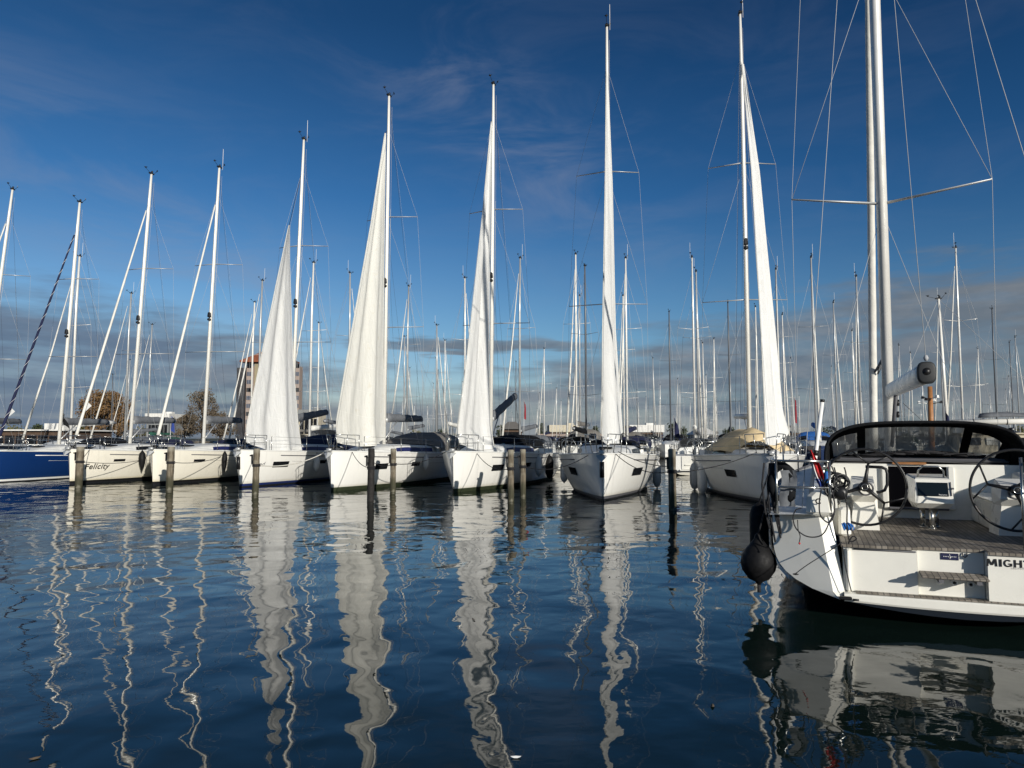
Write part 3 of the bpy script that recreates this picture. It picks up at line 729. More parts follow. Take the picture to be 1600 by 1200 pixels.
# ------------------------------------------------------------------ pilings, mooring lines, fenders
def piling(px, py, tpy, r, mat, label, lean=0.0, seed=0):
    b = onz(px, py); D = b.y; zt = at(px, tpy, D).z; rd = random.Random(seed)
    R = thing('mooring_piling', label, 'piling', (b.x, b.y, 0), 0, 'mooring pilings in front of the yachts'); m = MB(); prof = []
    rings = []
    for k in range(13):
        z = -.6 + (zt + .6) * k / 12; rings.append([((r * (1 - .05 * k / 12) + rd.uniform(-.008, .008)) * math.cos(2 * math.pi * j / 14) + lean * z, (r + rd.uniform(-.006, .006)) * math.sin(2 * math.pi * j / 14), z) for j in range(14)])
    rings.append([((r * .8) * math.cos(2 * math.pi * j / 14) + lean * zt, (r * .8) * math.sin(2 * math.pi * j / 14), zt + .03) for j in range(14)])
    m.loft(rings, True, True, 0, True); m.build('post', mat, R)
    m = MB(); zh = zt * .62
    for k in range(3): m.torus((lean * zh, 0, zh + .035 * k), r + .012, .016, (0, 0, 1), 18, 6)
    m.build('rope_turns', 'rope_dark', R)
    m = MB(); m.box((-r - .02, -.02, zt * .78), (.05, .05, .34)); m.box((-r - .05, -.02, zt * .86), (.10, .05, .05)); m.build('rope_hook', 'black', R)
    return Vector((b.x + lean * zh, b.y, zh + .05))
PIL = [
 piling(123, 762, 699, .15, 'piling', 'grey weathered wooden piling standing in front of the Felicity hull', .01, 1),
 piling(265, 765, 699, .14, 'piling', 'grey wooden piling in front of the cream yacht beside Felicity', .01, 2),
 piling(399, 772, 702, .12, 'piling', 'slim mossy wooden piling in front of the bow below the half hoisted sail', .012, 3),
 piling(579, 783, 702, .11, 'piling_black', 'nearly black tarred wooden piling, thinner and darker than the others', .006, 4),
 piling(614, 768, 702, .11, 'piling', 'pale grey piling just right of the black piling', 0, 5),
 piling(798, 783, 704, .105, 'piling', 'left piling of the close pair beside the yacht with the raised boom', 0, 6),
 piling(817, 776, 703, .105, 'piling', 'right piling of the close pair beside the yacht with the raised boom', 0, 7),
 piling(1051, 797, 703, .11, 'piling', 'single brown piling between the bow on yacht and the tarpaulin covered yacht', 0, 8)]
def bowpt(i, x=.35, y=.9): sp = BOATS[i]; return sp['mw'] @ Vector((x, y, sp['H'].fb + .06))
def line(a, b, drop, label, r=.013, mat='rope_dark', grp='mooring lines'):
    m = MB(); m.tube(sag(a, b, drop), r, 5); tag(m.build('mooring_line', mat), label, 'mooring line', grp)
line(bowpt(2), PIL[0], .03, 'dark mooring line from the Felicity bow to the piling before it')
line(BOATS[2]['mw'] @ Vector((1.35, 3, .95)), PIL[0], .1, 'dark line running along the Felicity hull to the piling before it')
line(bowpt(3), PIL[1], .03, 'short dark mooring line at the bow of the cream yacht beside Felicity')
line(BOATS[3]['mw'] @ Vector((1.5, 3.2, 1.15)), PIL[1], .14, 'dark line along the cream hull to the piling right of Felicity')
line(bowpt(4), PIL[2], .03, 'dark mooring line at the bow below the half hoisted sail')
line(bowpt(5, -.2, .3), PIL[2], .25, 'pale thick mooring line from the bow behind the black piling to the mossy piling', .02, 'rope_light')
line(bowpt(5, .35, 1.), PIL[3], .2, 'dark mooring line from the bow to the black piling')
line(bowpt(5, .6, 1.4), PIL[4], .3, 'dark mooring line from the bow to the pale grey piling right of the black one')
line(bowpt(6, -.3, .4), PIL[4], .18, 'dark line from the bow left of the piling pair back to the pale grey piling')
line(bowpt(6, .45, 1.2), PIL[5], .3, 'drooping dark mooring line from the bow to the left piling of the pair')
line(bowpt(7, -.3, .5), PIL[6], .3, 'dark mooring line from the bow on yacht to the right piling of the pair')
line(bowpt(7, .35, .6), PIL[7], .28, 'lower drooping dark line from the bow on yacht to the single brown piling')
line(bowpt(7, .5, .9), PIL[7] + Vector((0, 0, .12)), .12, 'upper taut line from the bow on yacht to the single brown piling')
line(bowpt(8, -.35, .6), PIL[7] - Vector((0, 0, .05)), .12, 'taut dark line from the tarpaulin covered yacht to the single brown piling')
FN = 0
def fender(i, y, z, side, mat, r, ln, label, cone=False):
    sp = BOATS[i]; H = sp['H']; y = hull_y(H, sp['mw'], y, z, side) if y > 50 else y; p = sp['mw'] @ (H.pt(y / H.L, z, side, r + .01)); top = sp['mw'] @ (H.pt(y / H.L, H.sheer(y / H.L), side) + Vector((0, 0, .3)))
    R = thing('hull_fender', label, 'fender', p, 0, 'fenders along the yachts')
    m = MB()
    prof = [(.02, -ln / 2 - .08), (.04, -ln / 2 - .03), (r * .6, -ln / 2), (r, -ln / 2 + r), (r, ln / 2 - r), (r * .6, ln / 2), (.04, ln / 2 + .04), (.02, ln / 2 + .1)]
    if cone: prof = [(.015, -ln / 2 - .1), (.05, -ln / 2), (r * .8, -ln * .22), (r, ln * .12), (r * .8, ln * .38), (.05, ln / 2), (.02, ln / 2 + .06)]
    m.lathe(prof, (0, 0, 0), 14); m.build('fender_body', mat, R)
    m = MB(); m.tube([(0, 0, ln / 2 + .05), (top.x - p.x, top.y - p.y, top.z - p.z)], .009, 5); m.build('fender_line', 'rope_dark', R)
fender(2, 218, .98, 1, 'fender_black', .16, .80, 'black pear shaped fender on the Felicity hull', True)
fender(3, 347, .93, 1, 'fender_black', .13, .85, 'slim black fender in the shade of the cream hull', True)
fender(4, 490, .86, 1, 'fender_white', .15, .62, 'white fender between the hull windows below the half hoisted sail')
fender(5, 661, .95, 1, 'fender_white', .14, .55, 'white fender on the hull behind the pale grey piling')
fender(6, 836, .80, 1, 'fender_white', .16, .75, 'white fender right of the piling pair')
fender(6, 852, .70, 1, 'fender_black', .19, .95, 'large black fender right of the piling pair')
fender(7, 6.8, .55, 1, 'fender_white', .17, .95, 'long white fender on the right flank of the bow on yacht')
fender(7, 7.3, .6, -1, 'fender_white', .16, .8, 'white fender on the left flank of the bow on yacht')
fender(8, 4.6, .50, -1, 'fender_white', .18, .95, 'long white fender on the left flank of the tarpaulin covered yacht')
fender(8, 6.6, .52, -1, 'fender_white', .18, .95, 'second white fender further back on the tarpaulin covered yacht')


# ------------------------------------------------------------------ background yachts (copies of a few built kinds)
def back_yacht(seed, hullm, canvas, mastm, stern_to=True, Hm=14.5, furlm='furled', hoodk=True, boomcover=True):
    """origin at the bow, y aft; 10.5 m long"""
    rd = random.Random(seed); H = Hull(10.5, 3.4, 1.35, 1.15); R = thing('moored_yacht', '', 'sailing yacht', (0, 0, 0))
    ns = [0, .03, .08, .15, .25, .4, .6, .8, 1.0]
    hull = H.mesh(ns=ns).build('hull', [hullm, 'boot_blue' if rd.random() < .5 else 'black', 'antifoul'], R)
    m = MB(); rows = [[(H.width(t, H.sheer(t)) * k, H.L * t, H.sheer(t) - .02 + .04 * (1 - k * k)) for k in (-1, -.5, 0, .5, 1)] for t in ns]
    m.grid(rows); m.build('deck', 'deck', R)
    zb = lambda t: H.sheer(t)
    cr = coach(H.L, 2.2, 7.0, .45, 1.1, .40, zb, 8); m = MB(); m.loft(cr, False, False, 0, True); m.add(cr[-1], [tuple(range(9))]); ca = m.build('coachroof', 'deck', R)
    for sd_ in (0, 1):
        m = MB(); rr = []
        for r in cr[3:8]:
            a, b = (Vector(r[0]), Vector(r[1])) if sd_ == 0 else (Vector(r[8]), Vector(r[7])); o = Vector(((-1 if sd_ == 0 else 1) * .02, 0, .004)); rr.append([a.lerp(b, .4) + o, a.lerp(b, .95) + o])
        m.grid(rr, 0, False); m.build('coachroof_window', 'window', ca)
    # transom with steps and a helm wheel
    m = MB(); m.box((0, 10.52, .75), (1.5, .06, .75)); m.box((0, 10.62, .32), (1.7, .3, .06)); m.box((-.0, 10.56, .62), (1.1, .14, .05)); m.build('transom_step', 'inner', R)
    m = MB(); m.torus((0, 9.4, 1.75), .45, .02, (0, 1, 0), 22, 5)
    for k in range(5): m.tube([(0, 9.4, 1.75), (.45 * math.cos(k * 1.257), 9.4, 1.75 + .45 * math.sin(k * 1.257))], .012, 4)
    m.box((0, 9.25, 1.4), (.2, .2, .8), 0, 0, .7); m.build('steering_wheel', 'steel', R)
    if hoodk:
        rows = []
        for k in range(6):
            q = k / 5; y = 6.5 + 1.5 * q; hh = (.25 + .62 * min(1, q * 1.7) ** .6); row = []
            for j in range(11):
                a = math.pi * j / 10; cx = math.cos(a); row.append((-1.2 * abs(cx) ** .7 * (1 if cx > 0 else -1), y, 1.45 + hh * abs(math.sin(a)) ** .55))
            rows.append(row)
        m = MB(); m.loft(rows, False, False, 0, True); hd = m.build('sprayhood', canvas, R)
        for j0, j1 in ((2, 5), (6, 9)):
            m = MB(); m.grid([[Vector(rows[i][j]) + Vector((0, -.03, .015)) for j in range(j0, j1)] for i in (0, 1)], 0, False); m.build('sprayhood_window', 'window', hd)
    m = MB(); mr = .075; m.tube([(0, 4.1, 1.6), (0, 4.1, Hm * .75), (0, 4.1 + .1, Hm)], [mr, mr, mr * .7], 8, sy=1.3); mast = m.build('mast', mastm, R)
    sprs = []
    for fr, hw_ in (((.36, 1.25), (.66, 1.0)) if Hm > 12 else ((.5, 1.0),)):
        for sd_ in (-1, 1):
            e = Vector((sd_ * hw_, 4.45, Hm * fr + .08)); m = MB(); m.tube([(0, 4.1, Hm * fr), e], [.035, .025], 6, sy=.5); m.build('spreader', mastm, mast); sprs.append((sd_, e))
    masthead(mast, (0, 4.2), Hm, 0, rd.random() < .5, seed)
    m = MB()
    for sd_ in (-1, 1):
        es = sorted([e for s_, e in sprs if s_ == sd_], key=lambda e: -e.z); m.tube([(0, 4.15, Hm * .93)] + es + [(sd_ * 1.35, 4.5, 1.3)], .009, 3); m.tube([(0, 4.1, Hm * .5), (sd_ * 1.3, 4.8, 1.3)], .008, 3)
    m.tube([(0, 4.2, Hm * .99), (0, 10.3, 1.2)], .009, 3); m.build('standing_rigging', 'wire', R)
    if furlm:
        m = MB(); m.tube([(0, .4, 1.6), (0, 2.2, Hm * .5), (0, 3.85, Hm * .92)], [.075, .055, .02], 6); m.build('furled_headsail', furlm, R)
    br = rd.uniform(0, .35); m = MB(); m.tube([(0, 4.25, 2.55), (0, 8.0, 2.6 + br)], .07, 8); bo = m.build('boom', 'mast_grey', R)
    if boomcover:
        rows = []
        for k in range(8):
            q = k / 7; y = 4.35 + 3.5 * q; z = 2.55 + br * q; hh = .30 * (1 - .3 * q) + .02 * math.sin(k * 2.3); rows.append([(-.13, y, z - .05), (-.12, y, z + hh * .6), (0, y, z + hh), (.12, y, z + hh * .6), (.13, y, z - .05)])
        m = MB(); m.loft(rows, True, True, 0, True); m.build('sail_cover', canvas, bo)
    m = MB()
    for sd_ in (-1, 1):
        for k in range(6):
            y = 1.0 + 8.8 * k / 5; p = H.pt(y / H.L, H.sheer(y / H.L), sd_) - Vector((sd_ * .1, 0, 0)); m.tube([p, p + Vector((0, 0, .6))], .014, 4)
        for zz in (.3, .6): m.tube([H.pt(t, H.sheer(t), sd_) + Vector((-sd_ * .1, 0, zz)) for t in (.03, .1, .2, .35, .6, .95)], .010, 3)
        m.tube([(sd_ * 1.35, 10.2, 1.8), (sd_ * .5, 10.4, 1.8), (sd_ * .5, 10.4, 1.15)], .016, 4)
    m.tube([(-.3, .3, 1.95), (0, 0, 1.97), (.3, .3, 1.95)], .015, 4); m.build('guard_rail', 'steel', R)
    return R

KINDS = [
 dict(hullm='hull', canvas='navy_fabric', mastm='alu'),
 dict(hullm='hull', canvas='grey_fabric', mastm='mast_grey'),
 dict(hullm='hull_cream', canvas='taupe_fabric', mastm='mast_white'),
 dict(hullm='hull_navy', canvas='blue_fabric', mastm='mast_grey'),
 dict(hullm='hull', canvas='black_fabric', mastm='mast_dark', furlm=None),
 dict(hullm='hull', canvas='white_fabric', mastm='alu', hoodk=False),
 dict(hullm='hull_cream', canvas='green_fabric', mastm='mast_grey'),
]
DESC = ['navy canvas and a silver mast', 'grey canvas and a dull grey mast', 'taupe canvas and a white mast', 'bright blue canvas, dark hull and a grey mast', 'black canvas and a dark mast', 'white boom cover and a silver mast', 'green canvas and a grey mast']
PROTO = []; HP = 14.5
for i, k in enumerate(KINDS): PROTO.append(back_yacht(100 + i, Hm=HP, **k))
used = [0] * len(PROTO)
def put_yacht(kind, mastpt, Hm, az_, label, group):
    """mastpt: where the mast stands; az_: compass direction bow->stern"""
    if used[kind]: r = copy_tree(PROTO[kind])
    else: r = PROTO[kind]
    used[kind] = 1; s = Hm / HP; r.scale = (max(.8, min(1.15, s)), max(.8, min(1.15, s)), s); a = R_(az_); sy = r.scale[1]
    r.location = (mastpt.x - math.sin(a) * 4.1 * sy, mastpt.y - math.cos(a) * 4.1 * sy, 0); r.rotation_euler = (0, 0, -a)
    r['label'] = label; r['group'] = group; return r
# mast heads read off the photograph: (x, y, kind)
TOPS = [(204, 458, 1), (237, 507, 6), (397, 472, 2), (409, 438, 1), (489, 410, 5), (499, 505, 2), (548, 427, 1), (638, 447, 1), (727, 435, 5),
        (812, 403, 1), (899, 397, 2), (905, 462, 1), (977, 403, 0), (973, 462, 2), (1045, 487, 4), (1081, 403, 5), (1137, 473, 4), (1267, 402, 3),
        (1302, 473, 1), (1222, 492, 5), (1331, 517, 0), (1466, 467, 1), (1492, 388, 0), (1549, 483, 4), (1527, 545, 2), (1577, 535, 4), (1586, 527, 1),
        (123, 400, 5), (850, 545, 0), (806, 565, 4), (1235, 560, 1), (1404, 540, 6), (1115, 530, 2), (682, 560, 0), (640, 575, 6), (590, 585, 1), (1180, 480, 2), (1422, 552, 5), (1020, 560, 1)]
ROWS = [49, 63, 80, 101, 130, 165]
placed = []
def free(x, y, rr=3.9): return all(abs(x - a) > rr or abs(y - b) > 9.5 for a, b in placed)
marks = [(0, 'the left edge'), (110, 'the blue hulled yacht'), (203, 'the mast of Felicity'), (330, 'the second furled headsail'), (455, 'the half hoisted sail'), (575, 'the second hoisted sail'), (745, 'the third hoisted sail'), (950, 'the narrow middle headsail'), (1195, 'the rightmost hoisted headsail'), (1370, 'the big near mast'), (1600, 'the right edge')]
HT = ['tall', 'taller', 'short', 'lower']
def between(px):
    for (a, na), (b, nb) in zip(marks, marks[1:]):
        if px <= b: return (na, nb, (px - a) / (b - a))
def row_shift(x, Y): return -.30 * x * min(1, 60 / Y)
RK = {}
for (px, py, kd) in TOPS:
    best = None
    for rrow in ROWS:
        D = rrow
        for _ in range(3): P = at(px, py, D); D = rrow + row_shift(P.x, rrow)
        P = at(px, py, D); ok = free(P.x, P.y); sc = abs(P.z - 14.5) + (0 if ok else 30)
        if best is None or sc < best[0]: best = (sc, P, rrow)
    _, P, rrow = best; placed.append((P.x, P.y)); na, nb, q = between(px)
    key = (na, nb); RK.setdefault(key, []).append((px, py, kd, P, rrow))
ORD = ['first', 'second', 'third', 'fourth', 'fifth', 'sixth', 'seventh', 'eighth', 'ninth']
for (na, nb), lst in RK.items():
    lst.sort()
    for i, (px, py, kd, P, rrow) in enumerate(lst):
        where = ORD[i] + ' mast right of ' + na
        put_yacht(kd, P, P.z, 17 + (180 if (i + kd) % 3 == 0 else 0) + random.uniform(-3, 3), 'background yacht, ' + where + ', ' + DESC[kd].split(' and ')[-1].replace('a ', ''), 'bare masted yachts behind the first row')
# the two small yachts lying stern towards us in the gaps
STERN = []
for (px, Y, kd, lab) in ((878, 41.5, 4, 'white yacht stern towards us in the gap, black sprayhood and round wheel showing'), (1080, 40.5, 1, 'white yacht stern towards us between the bow on yacht and the tarpaulin')):
    P = at(px, 700, Y); a = R_(198); P2 = Vector((P.x + math.sin(R_(18)) * 6.4, P.y + math.cos(R_(18)) * 6.4, 0)); placed.append((P2.x, P2.y))
    put_yacht(kd, P2, 13.2 if px < 900 else 12.6, 198, lab, 'bare masted yachts behind the first row')
# far rows: too alike to tell apart
rd = random.Random(11); cnt = 0
for rrow, dens in ((49, .95), (63, .85), (80, .85), (101, .85), (130, .8), (165, .75), (205, .6), (250, .5)):
    xs = [-rrow * .62 + k * 4.2 for k in range(int(rrow * 1.36 / 4.2))]
    for x in xs:
        q = x / rrow
        dd = dens * (.10 if q < -.36 else (.30 if q < -.16 else (.75 if q < .1 else 1.0)))
        if rd.random() > dd: continue
        x += rd.uniform(-.5, .5); y = rrow + row_shift(x, rrow) + rd.uniform(-.5, .5)
        if not free(x, y): continue
        placed.append((x, y)); lim = 12.5 if rrow < 70 else 15
        put_yacht(rd.choice([0, 0, 1, 1, 2, 3, 4, 5, 6]), Vector((x, y, 0)), rd.uniform(9.5, lim), 17 + (180 if rd.random() < .5 else 0) + rd.uniform(-4, 4),
                  'distant moored yacht with a bare mast in the crowded rows behind', 'distant yachts in the far rows'); cnt += 1
print('far yachts', cnt)


# ------------------------------------------------------------------ the near yacht, stern towards the camera (local x = right, y = forward, origin at the stern)
SX, SY, SH = 4.68, 7.78, R_(22.3)
NR = thing('near_yacht', 'large near yacht seen from astern with twin wheels, black sprayhood and MIGHTY lettering', 'sailing yacht', (SX, SY, 0), -SH)
NW = Matrix.Translation((SX, SY, 0)) @ Matrix.Rotation(-SH, 4, 'Z'); NI = NW.inverted()
def LP(px, py, b):
    d = ray(px, py); F = Vector((math.sin(SH), math.cos(SH), 0)); o = Vector((0, 0, CAMZ)); s0 = Vector((SX, SY, 0)) + F * b
    t = (s0 - o).dot(F) / d.dot(F); return NI @ (o + d * t)
def LA(px, py, a):
    d = ray(px, py); R = Vector((math.cos(SH), -math.sin(SH), 0)); o = Vector((0, 0, CAMZ)); s0 = Vector((SX, SY, 0)) + R * a
    t = (s0 - o).dot(R) / d.dot(R); return NI @ (o + d * t)
NL = 12.6
def n_sheer(b): return 1.11 + .02 * b + .0016 * b * b
def n_hb(b): return 1.90 + .13 * math.sin(math.pi * min(1, b / 7.0)) if b < 5 else (1.90 + .13 * math.sin(math.pi * min(1, b / 7.0))) * max(.004, 1 - ((b - 5) / (NL - 5)) ** 2.1)
def n_zk(b): return .13 - .30 * min(1, b / 1.6) ** 1.1 - .25 * math.sin(math.pi * b / NL)
def n_w(b, z):
    u = max(0, min(1, (z - n_zk(b)) / (n_sheer(b) - n_zk(b)))); k = max(0, (b - 5) / (NL - 5)); p = 5 - 3.2 * k; q = .6 + .35 * k
    return n_hb(b) * (1 - (1 - u) ** p) ** q
bs = [0, 1.2, 1.8, 2.6, 3.6, 4.8, 6, 7.2, 8.4, 9.6, 10.6, 11.4, 12, 12.4, 12.6]
US = [0, .01, .03, .06, .1, .15, .22, .3, .4, .5, .62, .75, .88, 1]
def n_rake(z): return .20 * max(0, (z - .25)) / .86
def n_out(a): return .34 * max(0, (abs(a) - 1.14) / .76) ** 1.15
mb = MB(); rings = []
for b in bs:
    zk, sh = n_zk(b), n_sheer(b); zs = [zk + (sh - zk) * u for u in US]; dy = lambda z: (n_rake(z) + n_out(n_w(0, z))) if b == 0 else 0
    rings.append([(-n_w(b, z), b + dy(z), z) for z in reversed(zs)] + [(n_w(b, z), b + dy(z), z) for z in zs[1:]])
mb.loft(rings, False, False, 0, True)
low = [p for p in rings[0] if p[2] <= .34]; mb.add([(p[0], p[1] + .012, p[2]) for p in low], [tuple(range(len(low)))], 0)
nh = mb.build('hull', 'hull_dark', NR)
# quarter panels (white) either side of the open transom, with the bevelled inner edge
AI = 1.12
for sg in (-1, 1):
    mb = MB(); rows = []
    K = 12
    zlo = .245
    for k in range(K + 1):
        q = k / K; z = zlo + (1.13 - zlo) * q
        ow = n_w(0, z) - .012 if q < 1 else n_w(0, 1.11) - .012; inn = min(AI + .12 + .14 * q, ow - .001)
        mid = ow * .5 + inn * .5; rows.append([(sg * ow, n_rake(z) - .015 + n_out(ow), z), (sg * mid, n_rake(z) - .02 + n_out(mid), z), (sg * inn, n_rake(z) - .03 + n_out(inn), z), (sg * (AI - .0 + .12 * q), n_rake(z) + .10, z), (sg * (AI + .12 * q), .9, z)])
    mb.grid(rows, 0, False)
    # bottom fillet closing to the step
    mb.build('quarter_panel', 'inner', NR)
# lower fascia and step
mb = MB(); rows = []
for k in range(25):
    a = -1.14 + 2.28 * k / 24; zb_ = .232 - .03 * (1 - (a / 1.14) ** 2)
    rows.append([(a, .0, zb_), (a, -.012, zb_ + .02), (a, -.012, .295), (a, .0, .312), (a, .30, .318)])
mb.grid(rows, 0, False); mb.build('swim_step', 'inner', NR)
mb = MB(); mb.box((.02, .085, .323), (2.08, .11, .012)); mb.build('teak_step_strip', 'teak', NR)
# transom wall: left, recessed centre, proud right part
mb = MB()
mb.box((-.775, .32, .57), (.73, .36, .50)); mb.box((-.09, .40, .57), (.62, .36, .50)); mb.box((.6825, .24, .57), (.915, .36, .50))
mb.box((-1.09, .13, .55), (.05, .1, .47), 0, 0, 1, .02)
mb.build('transom_wall', 'inner', NR)
mb = MB(); mb.tube([(-1.03, .135, .78), (-.42, .135, .78)], .010, 6); mb.build('transom_groove', 'rubber', NR)
# cockpit sole
mb = MB(); mb.add([(-1.16, .10, .83), (-.41, .10, .83), (-.41, .19, .83), (.225, .19, .83), (.225, .03, .83), (1.16, .03, .83), (1.16, 3.42, .83), (-1.16, 3.42, .83)], [(0, 1, 2, 3, 4, 5, 6, 7)])
mb.add([(-1.16, .10, .80), (-.41, .10, .80), (-.41, .10, .83), (-1.16, .10, .83)], [(0, 1, 2, 3)]); mb.add([(-.41, .19, .80), (.225, .19, .80), (.225, .19, .83), (-.41, .19, .83)], [(0, 1, 2, 3)]); mb.add([(.225, .03, .80), (1.16, .03, .80), (1.16, .03, .83), (.225, .03, .83)], [(0, 1, 2, 3)])
mb.build('cockpit_sole', 'teak', NR)
# folding teak seat on brackets
mb = MB()
for k in range(4): mb.box((-.095, .135 - .072 * k, .572 - .004 * k), (.61, .062, .022), 0, 0, 1, .006)
se = mb.build('folding_seat', 'teak', NR)
for a in (-.22, .12):
    mb = MB(); mb.box((a, .02, .535), (.05, .26, .05), 0, 0, .8); mb.build('seat_bracket', 'rubber', se)
for a, z in ((-.20, .475), (-.06, .468), (.09, .46)):
    mb = MB(); mb.lathe([(.012, 0), (.034, -.004), (.034, -.014), (.018, -.020), (.016, -.008)], (a, .222, z), 18, 0, 'y'); dr = mb.build('drain_outlet', 'white_cloth', NR)
    mb = MB(); mb.lathe([(.014, 0), (.014, -.004)], (a, .206, z), 14, 0, 'y'); mb.build('drain_hole', 'black', dr)
pa, pb = LP(1472, 864, .219), LP(1495, 875, .219)
mb = MB(); mb.box(((pa.x + pb.x) / 2, .214, (pa.z + pb.z) / 2), (.165, .006, .07)); plq = mb.build('name_plaque', 'navy_fabric', NR)
c = Vector(((pa.x + pb.x) / 2, .209, (pa.z + pb.z) / 2)); mb = MB(); mb.tube([c + Vector((0, 0, -.027)), c + Vector((.004, 0, 0)), c + Vector((-.004, 0, .027))], .0025, 4); mb.tube([c + Vector((-.012, 0, -.004)), c + Vector((0, 0, -.016)), c + Vector((.012, 0, -.004))], .002, 4)
mb.build('plaque_emblem', 'white_cloth', plq)
mb = MB()
for k in range(9):
    if k != 4: mb.box((c.x - .056 + .014 * k, .210, c.z), (.007, .002, .007))
tag(mb.build('plaque_marks', 'white_cloth', plq), None, None)
c = LP(1507, 867, .21); mb = MB(); mb.tube([c + Vector((-.02, 0, .02)), c + Vector((-.02, -.01, -.008)), c + Vector((0, -.012, -.026)), c + Vector((.02, -.01, -.008)), c + Vector((.02, 0, .02))], .007, 6); mb.build('ladder_handle', 'rubber', NR)
t0 = LP(1541.5, 884.5, .055)
def arcq(a0, a1, n=9, ri=.56, cx=.5, cy=.5):
    q = []
    for k in range(n):
        u, v = R_(a0 + (a1 - a0) * k / n), R_(a0 + (a1 - a0) * (k + 1) / n)
        q.append([(cx + .5 * math.cos(u), cy + .5 * math.sin(u)), (cx + .5 * math.cos(v), cy + .5 * math.sin(v)), (cx + .5 * ri * math.cos(v), cy + .5 * (ri + .08) * math.sin(v)), (cx + .5 * ri * math.cos(u), cy + .5 * (ri + .08) * math.sin(u))])
    return q
GLY = dict(M=[[(0, 0), (.2, 0), (.27, 1), (.07, 1)], [(.07, 1), (.30, 1), (.60, .15), (.40, .15)], [(.93, 1), (.70, 1), (.40, .15), (.60, .15)], [(.8, 0), (1, 0), (.93, 1), (.73, 1)]],
           I=[[(0, 0), (1, 0), (1, 1), (0, 1)]], G=arcq(42, 318, 12) + [[(.56, .50), (1.0, .50), (1.0, .34), (.56, .34)], [(.76, .05), (1.0, .12), (1.0, .5), (.76, .5)]],
           H=[[(0, 0), (.26, 0), (.26, 1), (0, 1)], [(.74, 0), (1, 0), (1, 1), (.74, 1)], [(.26, .40), (.74, .40), (.74, .60), (.26, .60)]], T=[[(.37, 0), (.63, 0), (.63, .8), (.37, .8)], [(0, .8), (1, .8), (1, 1), (0, 1)]],
           Y=[[(.37, 0), (.63, 0), (.63, .45), (.37, .45)], [(.37, .42), (.56, .36), (.27, 1), (0, 1)], [(.63, .42), (.44, .36), (.73, 1), (1, 1)]])
mb = MB(); x0 = t0.x - .004; q_ = 0
for ch, wch in (('M', .100), ('I', .024), ('G', .076), ('H', .070), ('T', .068), ('Y', .080)):
    for qd in GLY[ch]:
        q_ += 1; mb.add([(x0 + u * wch, .0545 - .00005 * (q_ % 5), t0.z + .002 + v * .076) for u, v in qd], [(0, 1, 2, 3)])
    x0 += wch + .0145
mb.build('yacht_lettering', 'black', NR)
t1 = LP(1580, 889, .055)
text_on('LELYSTAD', .028, lambda x, y: (t1.x + x, .054, t1.z + y), 'port_lettering', 'rubber', NR, space=1.35)
mb = MB(); mb.box((-1.13, -.03, .27), (.13, .05, .035), 0, 0, 1, .01); mb.lathe([(.012, 0), (.012, .06)], (-1.06, -.05, .262), 8, 0, 'x'); mb.build('ladder_catch', 'black', NR)
# side decks, coamings, bulkhead
mb = MB(); rows = []
for b in [.18, .5, 1, 1.6, 2.4, 3.4, 4.6, 6, 7.2, 8.4, 9.6, 10.6, 11.4, 12, 12.5]:
    sh = n_sheer(b); ow = n_hb(b) - .01; inn = min(1.24, ow * .7) if b < 3.5 else 0.0
    if b < 3.5: rows.append([(-ow, b, sh + .005), (-(ow * .5 + inn * .5), b, sh + .02), (-inn, b, sh + .03)])
for sg in (-1, 1): mb.grid([[(sg * -p[0], p[1], p[2]) for p in r] for r in rows], 0, False)
rows = []
for b in [3.54, 4.6, 6, 7.2, 8.4, 9.6, 10.6, 11.4, 12, 12.5]:
    sh = n_sheer(b); ow = n_hb(b) - .01; rows.append([(ow * k, b, sh + .03 * (1 - k * k)) for k in (-1, -.5, 0, .5, 1)])
mb.grid(rows, 0, False); mb.build('deck', 'deck', NR)
for sg in (-1, 1):
    mb = MB(); mb.tube([(sg * (n_hb(b) - .03), b, n_sheer(b) + .03) for b in [.55] + bs[1:]], .022, 6); mb.build('toe_rail', 'rubber', NR)
    mb = MB(); rows = []      # coaming: rises forward to the bulkhead
    for k in range(9):
        q = k / 8; b = .95 + 2.5 * q; z = 1.24 + .30 * q ** .6; rows.append([(sg * 1.14, b, .80), (sg * 1.16, b, z - .03), (sg * 1.20, b, z), (sg * 1.42, b, z - .01), (sg * 1.50, b, n_sheer(b) + .01)])
    mb.loft(rows, False, False, 0, False); mb.add(rows[0], [(0, 1, 2, 3, 4)]); mb.build('cockpit_coaming', 'inner', NR)
    mb = MB(); mb.box((sg * .90, 2.70, 1.015), (.50, 1.42, .37), 0, 0, 1, .02); mb.box((sg * .90, 2.70, 1.215), (.54, 1.46, .03), 0, 0, 1, .012)
    for k in range(2): mb.box((sg * .648, 2.35 + .62 * k, 1.02), (.006, .5, .26))
    mb.build('cockpit_bench', 'inner', NR)
    mb = MB(); mb.box((sg * 1.36, .42, 1.25), (.30, .50, .27), 0, 0, .88, .05); mb.build('quarter_locker', 'inner', NR)
mb = MB(); w_ = 1.45
for x0, x1, z0, z1 in ((-w_, -.40, .8, 1.62), (.36, w_, .8, 1.62), (-.40, .36, .8, .965), (-.40, .36, 1.585, 1.62)):
    mb.box(((x0 + x1) / 2, 3.47, (z0 + z1) / 2), (x1 - x0, .10, z1 - z0))
mb.box((-.45, 3.40, 1.28), (.09, .08, .62), 0, 0, 1, .015); mb.box((.41, 3.40, 1.28), (.09, .08, .62), 0, 0, 1, .015)
mb.build('bulkhead', 'inner', NR)
mb = MB(); mb.box((-.02, 3.452, 1.275), (.78, .03, .63)); mb.build('companionway', 'void', NR)
